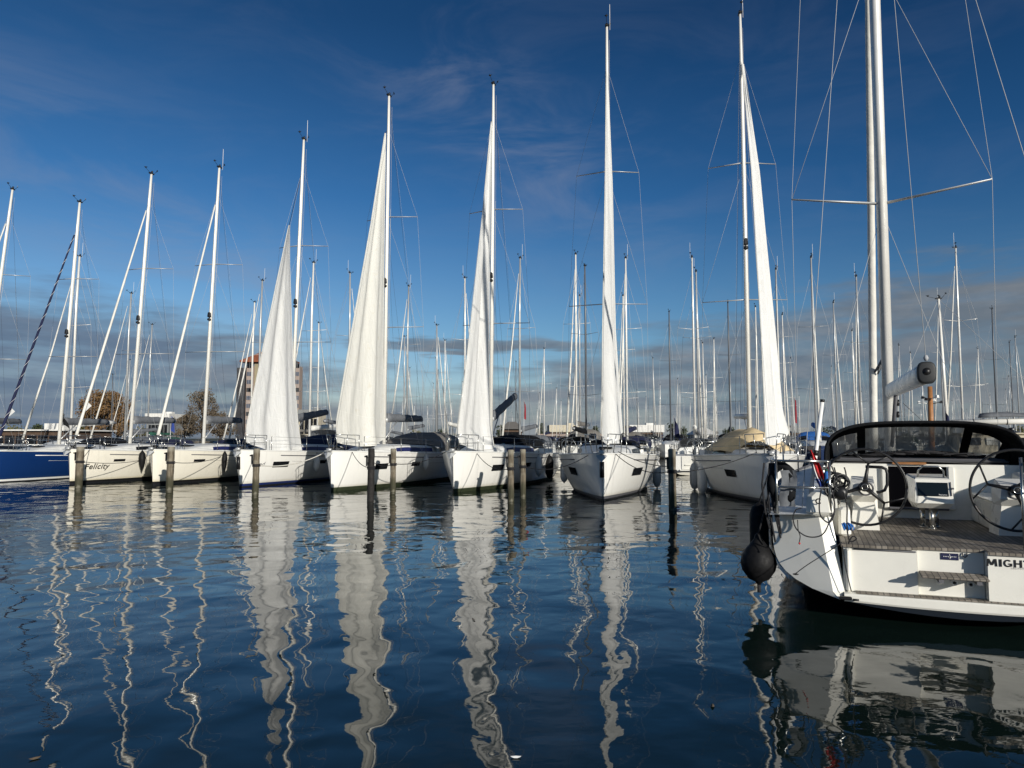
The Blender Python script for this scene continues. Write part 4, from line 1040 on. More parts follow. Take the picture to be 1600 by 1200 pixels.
mb = MB(); mb.box((-.02, 3.40, .975), (.78, .12, .03), 0, 0, 1, .008); mb.build('companionway_sill', 'rubber', NR)
mb = MB(); mb.box((-.12, 3.46, 1.632), (.44, .20, .03)); mb.build('companionway_hatch', 'wood_orange', NR)
mb = MB(); rr = []
for b, wd, z in ((3.52, 1.38, 1.62), (4.6, 1.32, 1.66), (6, 1.15, 1.66), (7.4, .95, 1.62), (8.6, .7, 1.5), (9.4, .4, 1.36)):
    rr.append([(-wd - .08, b, n_sheer(b)), (-wd, b, z - .08), (-wd * .85, b, z), (0, b, z + .04), (wd * .85, b, z), (wd, b, z - .08), (wd + .08, b, n_sheer(b))])
mb.loft(rr, False, False, 0, False); mb.build('coachroof', 'deck', NR)
# wheels with forked spokes on their pedestals
def wheel(cx, cz, angs, b=1.40, r=.475):
    mb = MB(); mb.torus((cx, b, cz), r, .0155, (0, 1, 0), 56, 8)
    for a in angs:
        u = Vector((math.cos(R_(a)), 0, math.sin(R_(a)))); c0 = Vector((cx, b + .05, cz)); j = Vector((cx, b + .02, cz)) + u * r * .62
        mb.tube([c0, c0.lerp(j, .4), j], [.042, .024, .015], 8)
        for da in (-27, 27):
            v = Vector((math.cos(R_(a + da)), 0, math.sin(R_(a + da)))); mb.tube([j, Vector((cx, b, cz)) + v * r], .011, 6)
    mb.lathe([(.01, -.03), (.055, -.025), (.06, 0), (.055, .05), (.02, .3)], (cx, b, cz), 20, 0, 'y'); wh = mb.build('steering_wheel', 'black', NR)
    mb = MB(); mb.torus((cx, b - .032, cz), .036, .006, (0, 1, 0), 20, 6); mb.build('hub_ring', 'steel', wh)
wheel(-.83, 1.39, (80, 200, 318)); wheel(.79, 1.39, (168, 288, 48))
for sg, cx in ((-1, -.83), (1, .80)):
    mb = MB(); z0 = .83
    mb.loft([[(cx - .17, 1.62, z0), (cx + .17, 1.62, z0), (cx + .20, 2.02, z0), (cx - .20, 2.02, z0)], [(cx - .12, 1.66, 1.18), (cx + .12, 1.66, 1.18), (cx + .15, 2.0, 1.18), (cx - .15, 2.0, 1.18)],
             [(cx - .15, 1.55, 1.27), (cx + .15, 1.55, 1.27), (cx + .16, 1.98, 1.36), (cx - .16, 1.98, 1.36)], [(cx - .12, 1.60, 1.42), (cx + .12, 1.60, 1.42), (cx + .13, 1.92, 1.50), (cx - .13, 1.92, 1.50)]], True, True)
    pd = mb.build('wheel_pedestal', 'inner', NR)
    mb = MB(); mb.torus((cx + .02, 1.54, 1.36), .085, .012, (0, 1, .2), 20, 6); mb.build('compass_ring', 'rubber', pd)
    mb = MB(); mb.box((sg * 1.09, 1.25, 1.0), (.14, .9, .34), 0, 0, .92, .03); mb.build('helm_seat', 'inner', NR)
pts = [LP(x, y, 1.62) for x, y in ((1348, 769), (1374, 769), (1382, 766), (1386, 757), (1386, 740), (1384, 733), (1377, 730), (1352, 729))]
mb = MB(); mb.tube(pts, .019, 8); mb.build('pedestal_guard', 'black', NR)
# plotter pod on two stainless legs
def podpt(px, py, b): return LP(px, py, b)
a0, a1 = -.215, .215
mb = MB()
mb.loft([[(a0 + .04, 2.0, 1.10), (a1 - .04, 2.0, 1.10), (a1 - .05, 2.5, 1.08), (a0 + .02, 2.5, 1.08)], [(a0, 1.90, 1.17), (a1, 1.90, 1.17), (a1, 2.55, 1.16), (a0 - .02, 2.55, 1.16)],
         [(a0, 1.91, 1.245), (a1, 1.91, 1.245), (a1, 2.6, 1.26), (a0 - .03, 2.6, 1.26)], [(a0 + .012, 2.00, 1.47), (a1 - .012, 2.00, 1.47), (a1, 2.62, 1.50), (a0 - .03, 2.62, 1.50)],
         [(a0 + .03, 2.03, 1.485), (a1 - .03, 2.03, 1.485), (a1 - .02, 2.6, 1.515), (a0 - .01, 2.6, 1.515)]], True, True)
pod = mb.build('instrument_pod', 'inner', NR)
def pf(x, z, o=0): k = (z - 1.245) / .225; return (x, 1.91 + .09 * k - o, z)
mb = MB(); mb.add([pf(-.185, 1.262, .012), pf(.165, 1.262, .012), pf(.165, 1.432, .012), pf(-.185, 1.432, .012), pf(-.185, 1.262, -.01), pf(.165, 1.262, -.01), pf(.165, 1.432, -.01), pf(-.185, 1.432, -.01)], [(0, 1, 2, 3), (0, 4, 5, 1), (1, 5, 6, 2), (2, 6, 7, 3), (3, 7, 4, 0)]); sc_ = mb.build('plotter_screen', 'screen', pod)
text_on('Raymarine', .022, lambda x, y: pf(.052 + x, 1.274 + y, .016), 'screen_lettering', 'white_cloth', sc_)
mb = MB(); mb.tube([pf(.195, 1.27, .012), pf(.195, 1.44, .012)], .006, 6); mb.box((.212, 1.95, 1.36), (.03, .05, .02)); mb.build('pod_trim', 'rubber', pod)
mb = MB(); mb.tube([(-.15, 2.15, 1.48), (-.15, 2.1, 1.58), (-.10, 2.08, 1.635), (.08, 2.08, 1.635), (.14, 2.1, 1.58), (.15, 2.15, 1.48)], .012, 8); mb.build('pod_grab_rail', 'steel', pod)
for a, b in ((-.10, 2.25), (-.02, 2.05), (.06, 2.3)):
    mb = MB(); mb.tube([(a, b, .835), (a, b, 1.1)], .032, 14); mb.lathe([(.055, 0), (.05, .012), (.03, .015)], (a, b, .834), 16); mb.build('pod_leg', 'steel', NR)
# winches on the coaming
for sg in (-1, 1):
    mb = MB(); mb.lathe([(.07, 0), (.075, .03), (.045, .06), (.045, .12), (.06, .14), (.055, .16), (.015, .18)], (sg * 1.31, 2.1, 1.47), 16); mb.build('winch', 'steel', NR)
# sprayhood
def arch(b, wd, z0, hg, n=24, p=.52, a0=0):
    row = []
    for j in range(n + 1):
        th = math.pi * j / n; cx = math.cos(th); x = -wd * (abs(cx) ** .62) * (1 if cx > 0 else -1); row.append(Vector((x + a0, b, z0 + hg * abs(math.sin(th)) ** p)))
    return row
A = arch(3.25, 1.29, 1.48, .755, p=.44, a0=.03); Bm = arch(3.62, 1.28, 1.50, .765, p=.44, a0=.03); C = arch(4.00, 1.24, 1.53, .70, p=.44, a0=.03); E_ = arch(4.62, 1.20, 1.62, .07, a0=.03)
mb = MB(); mb.grid([A, Bm, C], 0, True); N = 24
mb.grid([[p + Vector((0, 0, -.012)) * (1 if 2 < j < 22 else 0) for j, p in enumerate(r)] for r in (A, C)], 0, True)
# windscreen from C down to E_ : frame cells are canvas, three window panels
rowsW = []; KW = 10
for k in range(KW + 1):
    q = k / KW; rowsW.append([C[j].lerp(E_[j], q) for j in range(N + 1)])
panels = ((3, 8), (9, 15), (16, 21)); vs = [p for r in rowsW for p in r]; fs = []; gl = [[], [], []]
for k in range(KW):
    for j in range(N):
        f = (k * (N + 1) + j, k * (N + 1) + j + 1, (k + 1) * (N + 1) + j + 1, (k + 1) * (N + 1) + j); hit = None
        for pi, (j0, j1) in enumerate(panels):
            if j0 <= j < j1 and 1 <= k < KW - 1 and not (pi != 1 and k < 2): hit = pi
        (fs if hit is None else gl[hit]).append(f)
mb.add(vs, fs, 0, True)
mb.tube(A, .022, 8); mb.tube([C[j] for j in range(N + 1)], .016, 6)
hood = mb.build('sprayhood', 'black_fabric', NR)
for g in gl:
    us = sorted({i for f in g for i in f}); mp = {i: k for k, i in enumerate(us)}
    mb = MB(); mb.add([vs[i] for i in us], [tuple(mp[i] for i in f) for f in g], 0, True); o = mb.build('sprayhood_window', 'hood_glass', hood)
mb = MB(); mb.box((.03, 3.98, 1.675), (2.3, .9, .05), 0, 0, .96, .02); mb.build('shade_sheet', 'rubber', NR)  # dark sheet added to stand in for the shade on the coachroof under the hood
mb = MB(); rdn = random.Random(3)
for k in range(34):
    x0 = rdn.uniform(-.85, .55); y0 = rdn.uniform(3.60, 3.85); pts = []
    for i in range(14): pts.append((x0 + .16 * math.sin(i * 1.1 + k) + i * rdn.uniform(.0, .035), y0 + .05 * math.cos(i * 1.3 + k), 1.71 + .04 * rdn.random() + .06 * math.exp(-((x0 + i * .02) / .5) ** 2)))
    mb.tube(pts, .012, 5)
tag(mb.build('rope_pile', 'rope_dark'), 'tangle of dark ropes lying under the black sprayhood', 'rope')
bpy.data.objects['rope_pile'].matrix_world = NW
# mast, boom, spreaders, furled sail, rigging
mb = MB(); mz0, mz1 = 1.6, 19.0; mbz = 7.6
tb = Vector((-.02, mbz, mz0)); tt = Vector((.0, mbz - .35, mz1)); mb.tube([tb, tb.lerp(tt, .5), tb.lerp(tt, .85), tt], [.105, .105, .10, .07], 16, sy=1.35)
mb.tube([tb + Vector((.02, -.145, 1.4)), tt + Vector((.02, -.12, 0))], .018, 6)
nm = mb.build('mast', 'alu', NR)
for k, (x, y, bb) in enumerate(((1237, 312, 7.0), (1550, 280, 6.95))):
    e = LP(x, y, bb); c = tb.lerp(tt, (6.75 - mz0) / (mz1 - mz0)); mb = MB(); mb.tube([c, e], [.055, .03], 10, sy=.5); mb.build('spreader', 'mast_grey', nm)
    if k == 0: eL = e
    else: eR = e
for sg in (-1, 1):
    c = tb.lerp(tt, .60); e = c + Vector((sg * 1.35, -.55, .1)); mb = MB(); mb.tube([c, e], [.05, .03], 10, sy=.5); mb.build('spreader', 'mast_grey', nm)
    if sg < 0: fL = e
    else: fR = e
hd = tb.lerp(tt, .9); rg = []
for sg, e1, e2 in ((-1, eL, fL), (1, eR, fR)):
    chp = Vector((sg * 1.72, mbz - .5, n_sheer(mbz) + .05)); low = tb.lerp(tt, (6.6 - mz0) / (mz1 - mz0))
    for pth in ([hd, e2, e1, chp], [tb.lerp(tt, .595), e1], [low, Vector((sg * 1.55, mbz - .45, n_sheer(mbz) + .05))], [tt, Vector((sg * .75, 2.6, 7.4)) if False else tt.lerp(Vector((sg * 1.55, .25, 1.2)), .5), Vector((sg * 1.55, .25, 1.2))]):
        mb = MB(); mb.tube(pth, .0048, 5); mb.build('shroud', 'wire', NR)
mb = MB(); f0 = Vector((0, 12.35, 1.75)); pts = [f0.lerp(hd, q / 30 * .97) for q in range(31)]; mb.tube(pts, [.10 * (1 - .42 * q / 30) * (1 + .035 * math.sin(q * 2.1)) for q in range(31)], 10); mb.build('furled_headsail', 'furled', NR)
mb = MB(); mb.tube([f0.lerp(hd, .12) + Vector((.10, -.1, 0)), f0.lerp(hd, .16) + Vector((.2, -.35, -.3)), f0.lerp(hd, .12)], [.02, .07, .02], 6); mb.build('furled_sail_clew', 'grey_fabric', NR)
g0, g1 = Vector((.0, mbz - .2, 2.93)), Vector((.10, 3.0, 2.93))
mb = MB(); rows = []
for k in range(9):
    q = k / 8; c = g0.lerp(g1, q); hh = .145; ww = .085 + .03 * q
    rows.append([(c.x + ww * math.copysign(abs(math.cos(t)) ** .7, math.cos(t)), c.y, c.z + hh * math.copysign(abs(math.sin(t)) ** .8, math.sin(t))) for t in [2 * math.pi * j / 16 for j in range(16)]])
mb.loft(rows, True, True, 0, True); bm = mb.build('boom', 'mast_white', NR)
mb = MB(); rows = []
for y, s in ((3.02, 1.0), (2.96, 1.06), (2.91, 1.0), (2.90, .8)): rows.append([(.10 + .118 * s * math.copysign(abs(math.cos(t)) ** .6, math.cos(t)), y, 2.93 + .152 * s * math.copysign(abs(math.sin(t)) ** .75, math.sin(t))) for t in [2 * math.pi * j / 20 for j in range(20)]])
mb.loft(rows, True, True, 0, True); ec = mb.build('boom_end_cap', 'cap_grey', bm)
mb = MB(); mb.lathe([(.052, 0), (.052, -.006)], (.10, 2.899, 2.945), 18, 0, 'y'); o = mb.build('end_cap_hole', 'black', ec)
mb = MB(); mb.tube([tt, Vector((.10, 2.95, 3.10))], .005, 5); mb.lathe([(.02, 0), (.035, .04), (.02, .08)], (.10, 2.95, 3.1), 10); mb.build('topping_lift', 'wire', NR)
mb = MB(); mb.tube([Vector((.0, 6.3, 2.78)), Vector((.0, mbz - .2, 1.85))], .035, 8); mb.build('boom_vang', 'rubber', NR)
mb = MB()
for p in (Vector((.05, 6.5, 2.66)), Vector((.07, 6.8, 2.45)), Vector((.03, 7.1, 2.2)), Vector((.0, 7.3, 1.95))): mb.lathe([(.02, -.03), (.06, -.025), (.06, .025), (.02, .03)], p, 12, 0, 'x')
mb.build('vang_block', 'black', NR)
mb = MB(); mb.tube([LP(1411, 630, 6.2), LP(1500, 712, 4.5)], .007, 5); mb.build('mainsheet', 'rope_light', NR)
# pushpit, guard wires, flagpole
mb = MB(); T = lambda a, b, z: Vector((a, b, z))
for zz, r_ in ((1.74, .0155), (1.44, .0125)):
    mb.tube([T(-1.25, .20, zz), T(-1.70, .16, zz), T(-1.84, .28, zz), T(-1.90, .8, zz), T(-1.93, 1.7, zz)], r_, 7)
for a, b in ((-1.25, .20), (-1.82, .24), (-1.91, 1.0), (-1.93, 1.7)): mb.tube([T(a, b, n_sheer(b)), T(a, b, 1.75)], .0155, 7)
mb.build('pushpit', 'steel', NR)
mb = MB()
for zz, r_ in ((1.74, .0155), (1.44, .0125)): mb.tube([T(.62, .22, zz), T(1.2, .16, zz), T(1.80, .22, zz), T(1.92, .9, zz), T(1.93, 1.7, zz)], r_, 7)
for a, b in ((.60, .26), (.68, .24)): mb.tube([T(a, b, .84), T(a, b, 1.80)], .015, 7)
mb.tube([T(1.82, .24, 1.1), T(1.82, .24, 1.75)], .0155, 7); mb.build('pushpit', 'steel', NR)
mb = MB()
for sg in (-1, 1):
    for b in (3.4, 5.2, 7.0, 8.8, 10.4): mb.tube([T(sg * (n_hb(b) - .06), b, n_sheer(b)), T(sg * (n_hb(b) - .06), b, n_sheer(b) + .62)], .014, 6)
    for zz in (.32, .61): mb.tube([T(sg * (n_hb(b) - .06), b, n_sheer(b) + zz) for b in (1.7, 3.4, 5.2, 7.0, 8.8, 10.4, 11.6)], .004, 4)
mb.build('guard_rail', 'steel', NR)
fT, fB = LP(1284.5, 628, .35), LP(1264, 792, .35)
mb = MB(); mb.tube([fB, fT], .022, 10); fp = mb.build('flagpole', 'white_cloth', NR)
mb = MB(); mb.tube([fT, fT + (fT - fB).normalized() * .03], .026, 10); mb.tube([fB + (fT - fB) * .49, fB + (fT - fB) * .54], .028, 10); mb.tube([fB - (fT - fB) * .03, fB + (fT - fB) * .05], .030, 10); mb.build('pole_fitting', 'black', fp)
# flag hanging limp from the pole: red, white, blue
def drape(pxs, name, mat, par, b0=.33):
    rows = []; n = len(pxs)
    for i, (xl, xr, y) in enumerate(pxs):
        row = []
        for j in range(9):
            u = j / 8; p = LP(xl + (xr - xl) * u, y, b0 - .05 + .035 * math.sin(u * 9 + i * .5)); row.append(p)
        rows.append(row)
    m = MB(); m.grid(rows, 0, True); return m.build(name, mat, par)
FL = thing('ensign_flag', 'red white and blue flag hanging limp from the white pole of the near yacht', 'flag', NW @ Vector((fT.x, fT.y, 1.7)), 0)
FLI = Matrix.Translation(FL.location).inverted() @ NW
for nm_, mt_, pxs in (('red_stripe', 'red', [(1265, 1268, 703), (1267, 1273, 712), (1268, 1279, 722), (1272, 1284, 733), (1276, 1287, 742), (1281, 1287, 749)]),
                      ('white_stripe', 'white_cloth', [(1266.5, 1269, 716), (1268, 1273, 726), (1270, 1277, 736), (1273, 1281.5, 745), (1278, 1285, 752)]),
                      ('blue_stripe', 'blue_cloth', [(1274, 1281, 748), (1276, 1285, 753), (1279, 1286, 758), (1281, 1284, 764)])):
    o = drape(pxs, nm_, mt_, FL, .33 - {'red_stripe': 0, 'white_stripe': .012, 'blue_stripe': .02}[nm_]); o.matrix_local = FLI
def nthing(name, label, cat, loc, group=None):
    return thing(name, label, cat, NW @ Vector(loc), -SH, group)
# big ball fender and its darker neighbour
f = nthing('ball_fender', 'large round black ball fender hanging at the near yacht stern corner', 'fender', (-2.06, .50, .50), 'black fenders of the near yacht')
mb = MB(); mb.lathe([(.02, -.25), (.03, -.235), (.045, -.215), (.12, -.18), (.19, -.08), (.21, .0), (.195, .09), (.15, .17), (.09, .24), (.05, .29), (.035, .34), (.015, .36)], (0, 0, 0), 28); mb.build('fender_body', 'fender_black', f)
mb = MB(); mb.tube([(0, 0, .34), (.1, .1, .7), (.22, .05, 1.2)], .011, 6); mb.tube([(0, 0, -.25), (0, 0, -.34)], .022, 8); mb.build('fender_line', 'rope_dark', f)
f = nthing('tube_fender', 'black cylindrical fender hanging behind the large ball fender', 'fender', (-2.10, 1.3, .78), 'black fenders of the near yacht')
mb = MB(); mb.lathe([(.02, -.36), (.09, -.32), (.12, -.22), (.12, .22), (.09, .32), (.02, .38)], (0, 0, 0), 20); mb.build('fender_body', 'fender_black', f)
mb = MB(); mb.tube([(0, 0, .36), (.18, 0, .9)], .010, 6); mb.build('fender_line', 'rope_dark', f)
# horseshoe lifebuoy in its black cover
f = nthing('lifebuoy_bag', 'black and grey folded lifebuoy cover strapped to the left stern rail', 'lifebuoy', (-1.80, .30, 1.45))
mb = MB(); pts = [Vector((.04 + .11 * math.cos(R_(a)), .02 * math.sin(a), .02 + .22 * math.sin(R_(a)))) for a in range(-60, 241, 20)]; mb.tube(pts, [.05 + .012 * math.sin(i * 1.7) for i in range(len(pts))], 10); mb.build('cover', 'black_fabric', f)
mb = MB(); rows = [[(.02 + .17 * u + .02 * math.sin(k), -.05 - .03 * math.sin(k * 1.2 + u * 6), .18 - .07 * k) for u in (0, .25, .5, .75, 1)] for k in range(7)]; mb.grid(rows, 0, True); mb.build('reflective_panel', 'grey_fabric', f)
mb = MB(); rdn = random.Random(5)
for k in range(7):
    x = rdn.uniform(-.16, -.02); mb.tube([(x, 0, .26), (x - .03, .0, 0), (x + rdn.uniform(-.03, .03), 0, -.3), (x + .04, 0, -.36 - .05 * k)], .012, 5)
mb.build('hanging_lines', 'rope_dark', f)
# loops of dark line over the quarter
f = nthing('coiled_line', 'loops of thin dark line hanging from the left stern rail', 'rope', (-1.2, .1, 1.4)); FI = (NW @ Matrix.Translation((-1.2, .1, 1.4))).inverted() @ NW
def loopt(pts, b, r=.0075, mat='rope_dark', name='line_loop'):
    m = MB(); P = [LP(x, y, b) for x, y in pts]; out = []
    for i in range(len(P) - 1):
        p0, p1, p2, p3 = P[max(0, i - 1)], P[i], P[i + 1], P[min(len(P) - 1, i + 2)]
        for k in range(6):
            t = k / 6; out.append(.5 * ((2 * p1) + (p2 - p0) * t + (2 * p0 - 5 * p1 + 4 * p2 - p3) * t * t + (3 * p1 - p0 - 3 * p2 + p3) * t ** 3))
    out.append(P[-1]); m.tube([FI @ p for p in out], r, 6); return m.build(name, mat, f)
loopt([(1252, 794), (1243, 797), (1239, 810), (1244, 826), (1258, 837), (1274, 839), (1287, 833), (1296, 815), (1303, 800), (1303, 780), (1296, 757)], -.02)
loopt([(1283, 765), (1280, 785), (1281, 803), (1288, 813), (1296, 816), (1302, 806), (1304, 790), (1302, 770), (1308, 752), (1303, 730)], .0)
loopt([(1299, 728), (1306, 745), (1313, 758), (1316, 770), (1318, 762), (1322, 745), (1319, 730)], .3)
loopt([(1317, 768), (1323, 790), (1323, 815), (1324, 832), (1328, 846), (1338, 842), (1332, 838), (1326, 848), (1330, 856)], .12)
loopt([(1248, 849), (1250, 838), (1247, 828), (1246, 812)], -.03, .005)
loopt([(1315, 847), (1300, 858), (1262, 882), (1243, 896)], -.05, .005)
loopt([(1316, 852), (1322, 890), (1330, 924)], -.04, .006)
mb = MB(); c = LP(1249, 849, -.04); mb.lathe([(.004, -.012), (.013, 0), (.004, .012)], c, 10); tag(mb.build('red_toggle', 'red'), 'small red toggle on the white quarter of the near yacht', 'toggle'); bpy.data.objects['red_toggle'].matrix_world = NW
mb = MB(); c = LP(1243, 897, -.04); mb.tube([c + Vector((-.03, 0, 0)), c, c + Vector((.03, 0, 0))], [.006, .012, .006], 6); mb.build('quarter_cleat', 'black', NR)
f = nthing('shore_cable_bundle', 'black cable bundle and reel hung on the stern rail beside the left wheel', 'cable', (-1.2, .3, 1.42))
mb = MB(); rdn = random.Random(9)
for k in range(9): mb.torus((rdn.uniform(-.05, .09), rdn.uniform(-.05, .05), rdn.uniform(-.02, .16)), rdn.uniform(.06, .11), .011, (rdn.uniform(-.5, .5), 1, rdn.uniform(-.3, .3)), 22, 5)
mb.lathe([(.02, -.06), (.075, -.05), (.08, .05), (.02, .06)], (.06, -.02, -.04), 16, 0, 'y'); mb.build('cable_coil', 'black', f)
f = nthing('blue_bottle', 'small blue cylinder strapped upright on the left stern rail', 'bottle', LP(1292, 757, .28))
mb = MB(); mb.lathe([(.026, 0), (.028, .01), (.028, .11), (.022, .14), (.012, .15)], (0, 0, 0), 14); mb.build('bottle_body', 'rope_blue', f)
mb = MB(); mb.lathe([(.014, .15), (.016, .155), (.016, .175), (.005, .18)], (0, 0, 0), 12); mb.build('bottle_cap', 'green_fabric', f)
f = nthing('blue_rope_bundle', 'small blue and white rope bundle at the left edge of the cockpit', 'rope', LP(1322, 826, .35))
mb = MB()
for k in range(5): mb.torus((-.03 + .02 * k, 0, .02 + .01 * (k % 2)), .035, .010, (1, .2 * k, .3), 18, 5)
mb.build('rope_loops', 'rope_blue', f); mb = MB(); mb.torus((.055, 0, .02), .03, .010, (1, .4, 0), 18, 5); mb.build('pale_loop', 'rope_light', f)
# small mark on the left locker
cm = LP(1273.5, 787, .15); text_on('C', .085, lambda x, y: (cm.x + x, .155, cm.z + y), 'locker_mark', 'black', NR, bold=.003)


# ------------------------------------------------------------------ far shore: tower block, low buildings, trees
M['tan_wall'] = pbr('tan_plaster', (.30, .26, .17), .9, var=.12, vscale=.3)
M['pink_panel'] = pbr('pink_panel', (.33, .26, .22), .85, var=.1)
M['dark_wall'] = pbr('dark_brick', (.045, .045, .05), .9, var=.3, vscale=.4)
M['roof_red'] = pbr('red_roof_tiles', (.24, .075, .035), .85, var=.25, vscale=1)
M['white_wall'] = pbr('white_render', (.72, .71, .67), .8, var=.08)
M['cream_wall'] = pbr('cream_fascia', (.56, .50, .38), .85, var=.15)
M['brown_wall'] = pbr('brown_boards', (.10, .065, .045), .9, var=.3)
M['grey_wall'] = pbr('grey_cladding', (.22, .23, .23), .85, var=.15)
def wx(px, D): return (px - 800) / FPX * D
def wz(py, D): return at(800, py, D).z
B = thing('tower_block', 'tan apartment tower with pink panels and red tiled roof behind the half hoisted sail', 'building', (wx(418, 250), 250, 0))
def bx(name, mat, x0, x1, y0, y1, z0, z1, par, org): m = MB(); m.box(((x0 + x1) / 2 - org[0], (y0 + y1) / 2 - org[1], (z0 + z1) / 2), (x1 - x0, y1 - y0, z1 - z0)); return m.build(name, mat, par)
og = (wx(418, 250), 250); zt_ = wz(568, 250)
bx('wall', 'tan_wall', wx(396, 250), wx(457, 250), 250, 254, 0, zt_, B, og)
bx('side_wing', 'dark_wall', wx(367, 250), wx(386, 250), 251, 255, 0, wz(574, 250), B, og)
for (pa_, pb_) in ((385, 396.5), (457.5, 468)):
    cw = bx('stair_bay', 'pink_panel', wx(pa_, 250), wx(pb_, 250), 249.2, 253, 0, zt_ - 1, B, og)
    for k in range(10):
        z = 1.5 + 2.7 * k
        m = MB(); m.box(((wx(pa_, 250) + wx(pb_, 250)) / 2 - og[0], -.83, z + .6), (2.1, .12, 1.35)); m.box(((wx(pa_, 250) + wx(pb_, 250)) / 2 - og[0], -.9, z + .6), (.08, .08, 1.25)); m.build('window', 'window_grey' if k % 3 else 'window', cw)
m = MB(); x0, x1 = wx(375, 250) - og[0], wx(460, 250) - og[0]; z0 = zt_ + .9; cx = wx(420, 250) - og[0]
m.add([(x0, -1.5, z0), (x1, -1.5, z0), (x1, 5, z0), (x0, 5, z0), (cx - 2, 2, wz(547, 252)), (cx + 1, 2, wz(547, 252)), (x0, -1.5, z0 - .5), (x1, -1.5, z0 - .5), (x1, 5, z0 - .5), (x0, 5, z0 - .5)], [(0, 1, 5, 4), (1, 2, 5), (2, 3, 4, 5), (3, 0, 4), (6, 7, 1, 0), (7, 8, 2, 1), (8, 9, 3, 2), (9, 6, 0, 3), (9, 8, 7, 6)]); m.build('roof', 'roof_red', B)
bx('parapet', 'dark_wall', wx(384, 250), wx(460, 250), 249.6, 253, zt_, zt_ + .9, B, og)
def low_building(label, pl, pr, pt, D, wall, fascia, fh=1.6, depth=10, nwin=6, pitched=False, base=.9):
    o = (wx((pl + pr) / 2, D), D); R = thing('low_building', label, 'building', (o[0], D, 0)); x0, x1 = wx(pl, D) - o[0], wx(pr, D) - o[0]; zt = wz(pt, D)
    m = MB(); m.box((0, depth / 2, (base + zt - fh) / 2), (x1 - x0 - .6, depth, zt - fh - base)); wv = m.build('wall', wall, R)
    m = MB()
    if pitched: m.loft([[(x0, -.6, zt - fh), (x1, -.6, zt - fh), (x1, depth + .6, zt - fh), (x0, depth + .6, zt - fh)], [(x0 * .35, depth * .45, zt), (x1 * .35, depth * .45, zt), (x1 * .35, depth * .55, zt), (x0 * .35, depth * .55, zt)]], True, True)
    else: m.box((0, depth / 2, zt - fh / 2), (x1 - x0, depth + .8, fh)); m.box((x1 * .4, depth / 2, zt + .3), (1.8, 2, .6))
    m.build('roof', fascia, R)
    for k in range(nwin):
        x = x0 + .6 + (x1 - x0 - 1.2) * (k + .5) / nwin; m = MB(); hgt = (zt - fh - base) * .55
        m.box((x, -.03, base + (zt - fh - base) * .55), ((x1 - x0) / nwin * .72, .1, hgt)); m.box((x, -.06, base + (zt - fh - base) * .55), (.07, .08, hgt)); m.build('window', 'window', wv)
    return R
low_building('white flat roofed house behind the furled sail of the Felicity', 228, 266, 646, 210, 'grey_wall', 'white_wall', 2.2, 9, 5)
low_building('small grey annexe with glass lantern at the foot of the tower block', 466, 500, 640, 240, 'cream_wall', 'grey_wall', 1.4, 9, 4)
low_building('long low building with cream fascia left of the narrow middle headsail', 858, 908, 664, 190, 'brown_wall', 'cream_wall', 1.8, 12, 8)
low_building('long low building with pale fascia right of the narrow middle headsail', 983, 1037, 664, 185, 'brown_wall', 'white_wall', 1.8, 12, 8)
low_building('white pitched tent roof behind the piling right of the middle', 1086, 1122, 668, 170, 'grey_wall', 'white_wall', 1.6, 9, 5, True)
low_building('brown shed with thin white eaves behind the blue hulled yacht', -70, 106, 671, 66, 'brown_wall', 'white_wall', .12, 8, 9, False, .3)
low_building('low tan boat shed with a ridge roof behind the third hoisted sail', 782, 818, 658, 120, 'brown_wall', 'taupe_fabric', 1.3, 8, 5, True)
low_building('low pinkish quay building spanning the gap left of the middle headsail', 840, 944, 678, 150, 'brown_wall', 'pink_panel', .45, 6, 12)
low_building('white roofed harbour pavilion seen far off below the near boom', 1418, 1470, 672, 170, 'grey_wall', 'white_wall', 1.2, 9, 6, True)
low_building('grey harbour shed far off left of the near flagpole', 1215, 1262, 668, 190, 'brown_wall', 'grey_wall', 1.3, 9, 6)

def leafmat(name, c1, c2):
    m = bpy.data.materials.new(name); m.use_nodes = True; t = NT(m.node_tree); b = t.n['Principled BSDF']
    o = t.new('ShaderNodeTexCoord').outputs['Object']; n = t.noise(o, .6, 3); n2 = t.noise(o, 4, 2)
    t.l.new(t.ramp(t.math('ADD', t.math('MULTIPLY', n, .5), t.math('MULTIPLY', n2, .5)), [(.38, c1), (.62, c2)]), b.inputs['Base Color']); b.inputs['Roughness'].default_value = .9
    return m
M['leaf_brown'] = leafmat('autumn_leaves', (.085, .045, .018), (.20, .115, .04))
M['leaf_greyb'] = leafmat('sparse_brown_leaves', (.07, .055, .038), (.15, .115, .075))
M['leaf_green'] = leafmat('dark_green_leaves', (.014, .026, .010), (.045, .06, .02))
M['leaf_olive'] = leafmat('olive_leaves', (.06, .06, .015), (.14, .13, .04))
M['bark'] = pbr('bark', (.06, .045, .035), .9, var=.3)
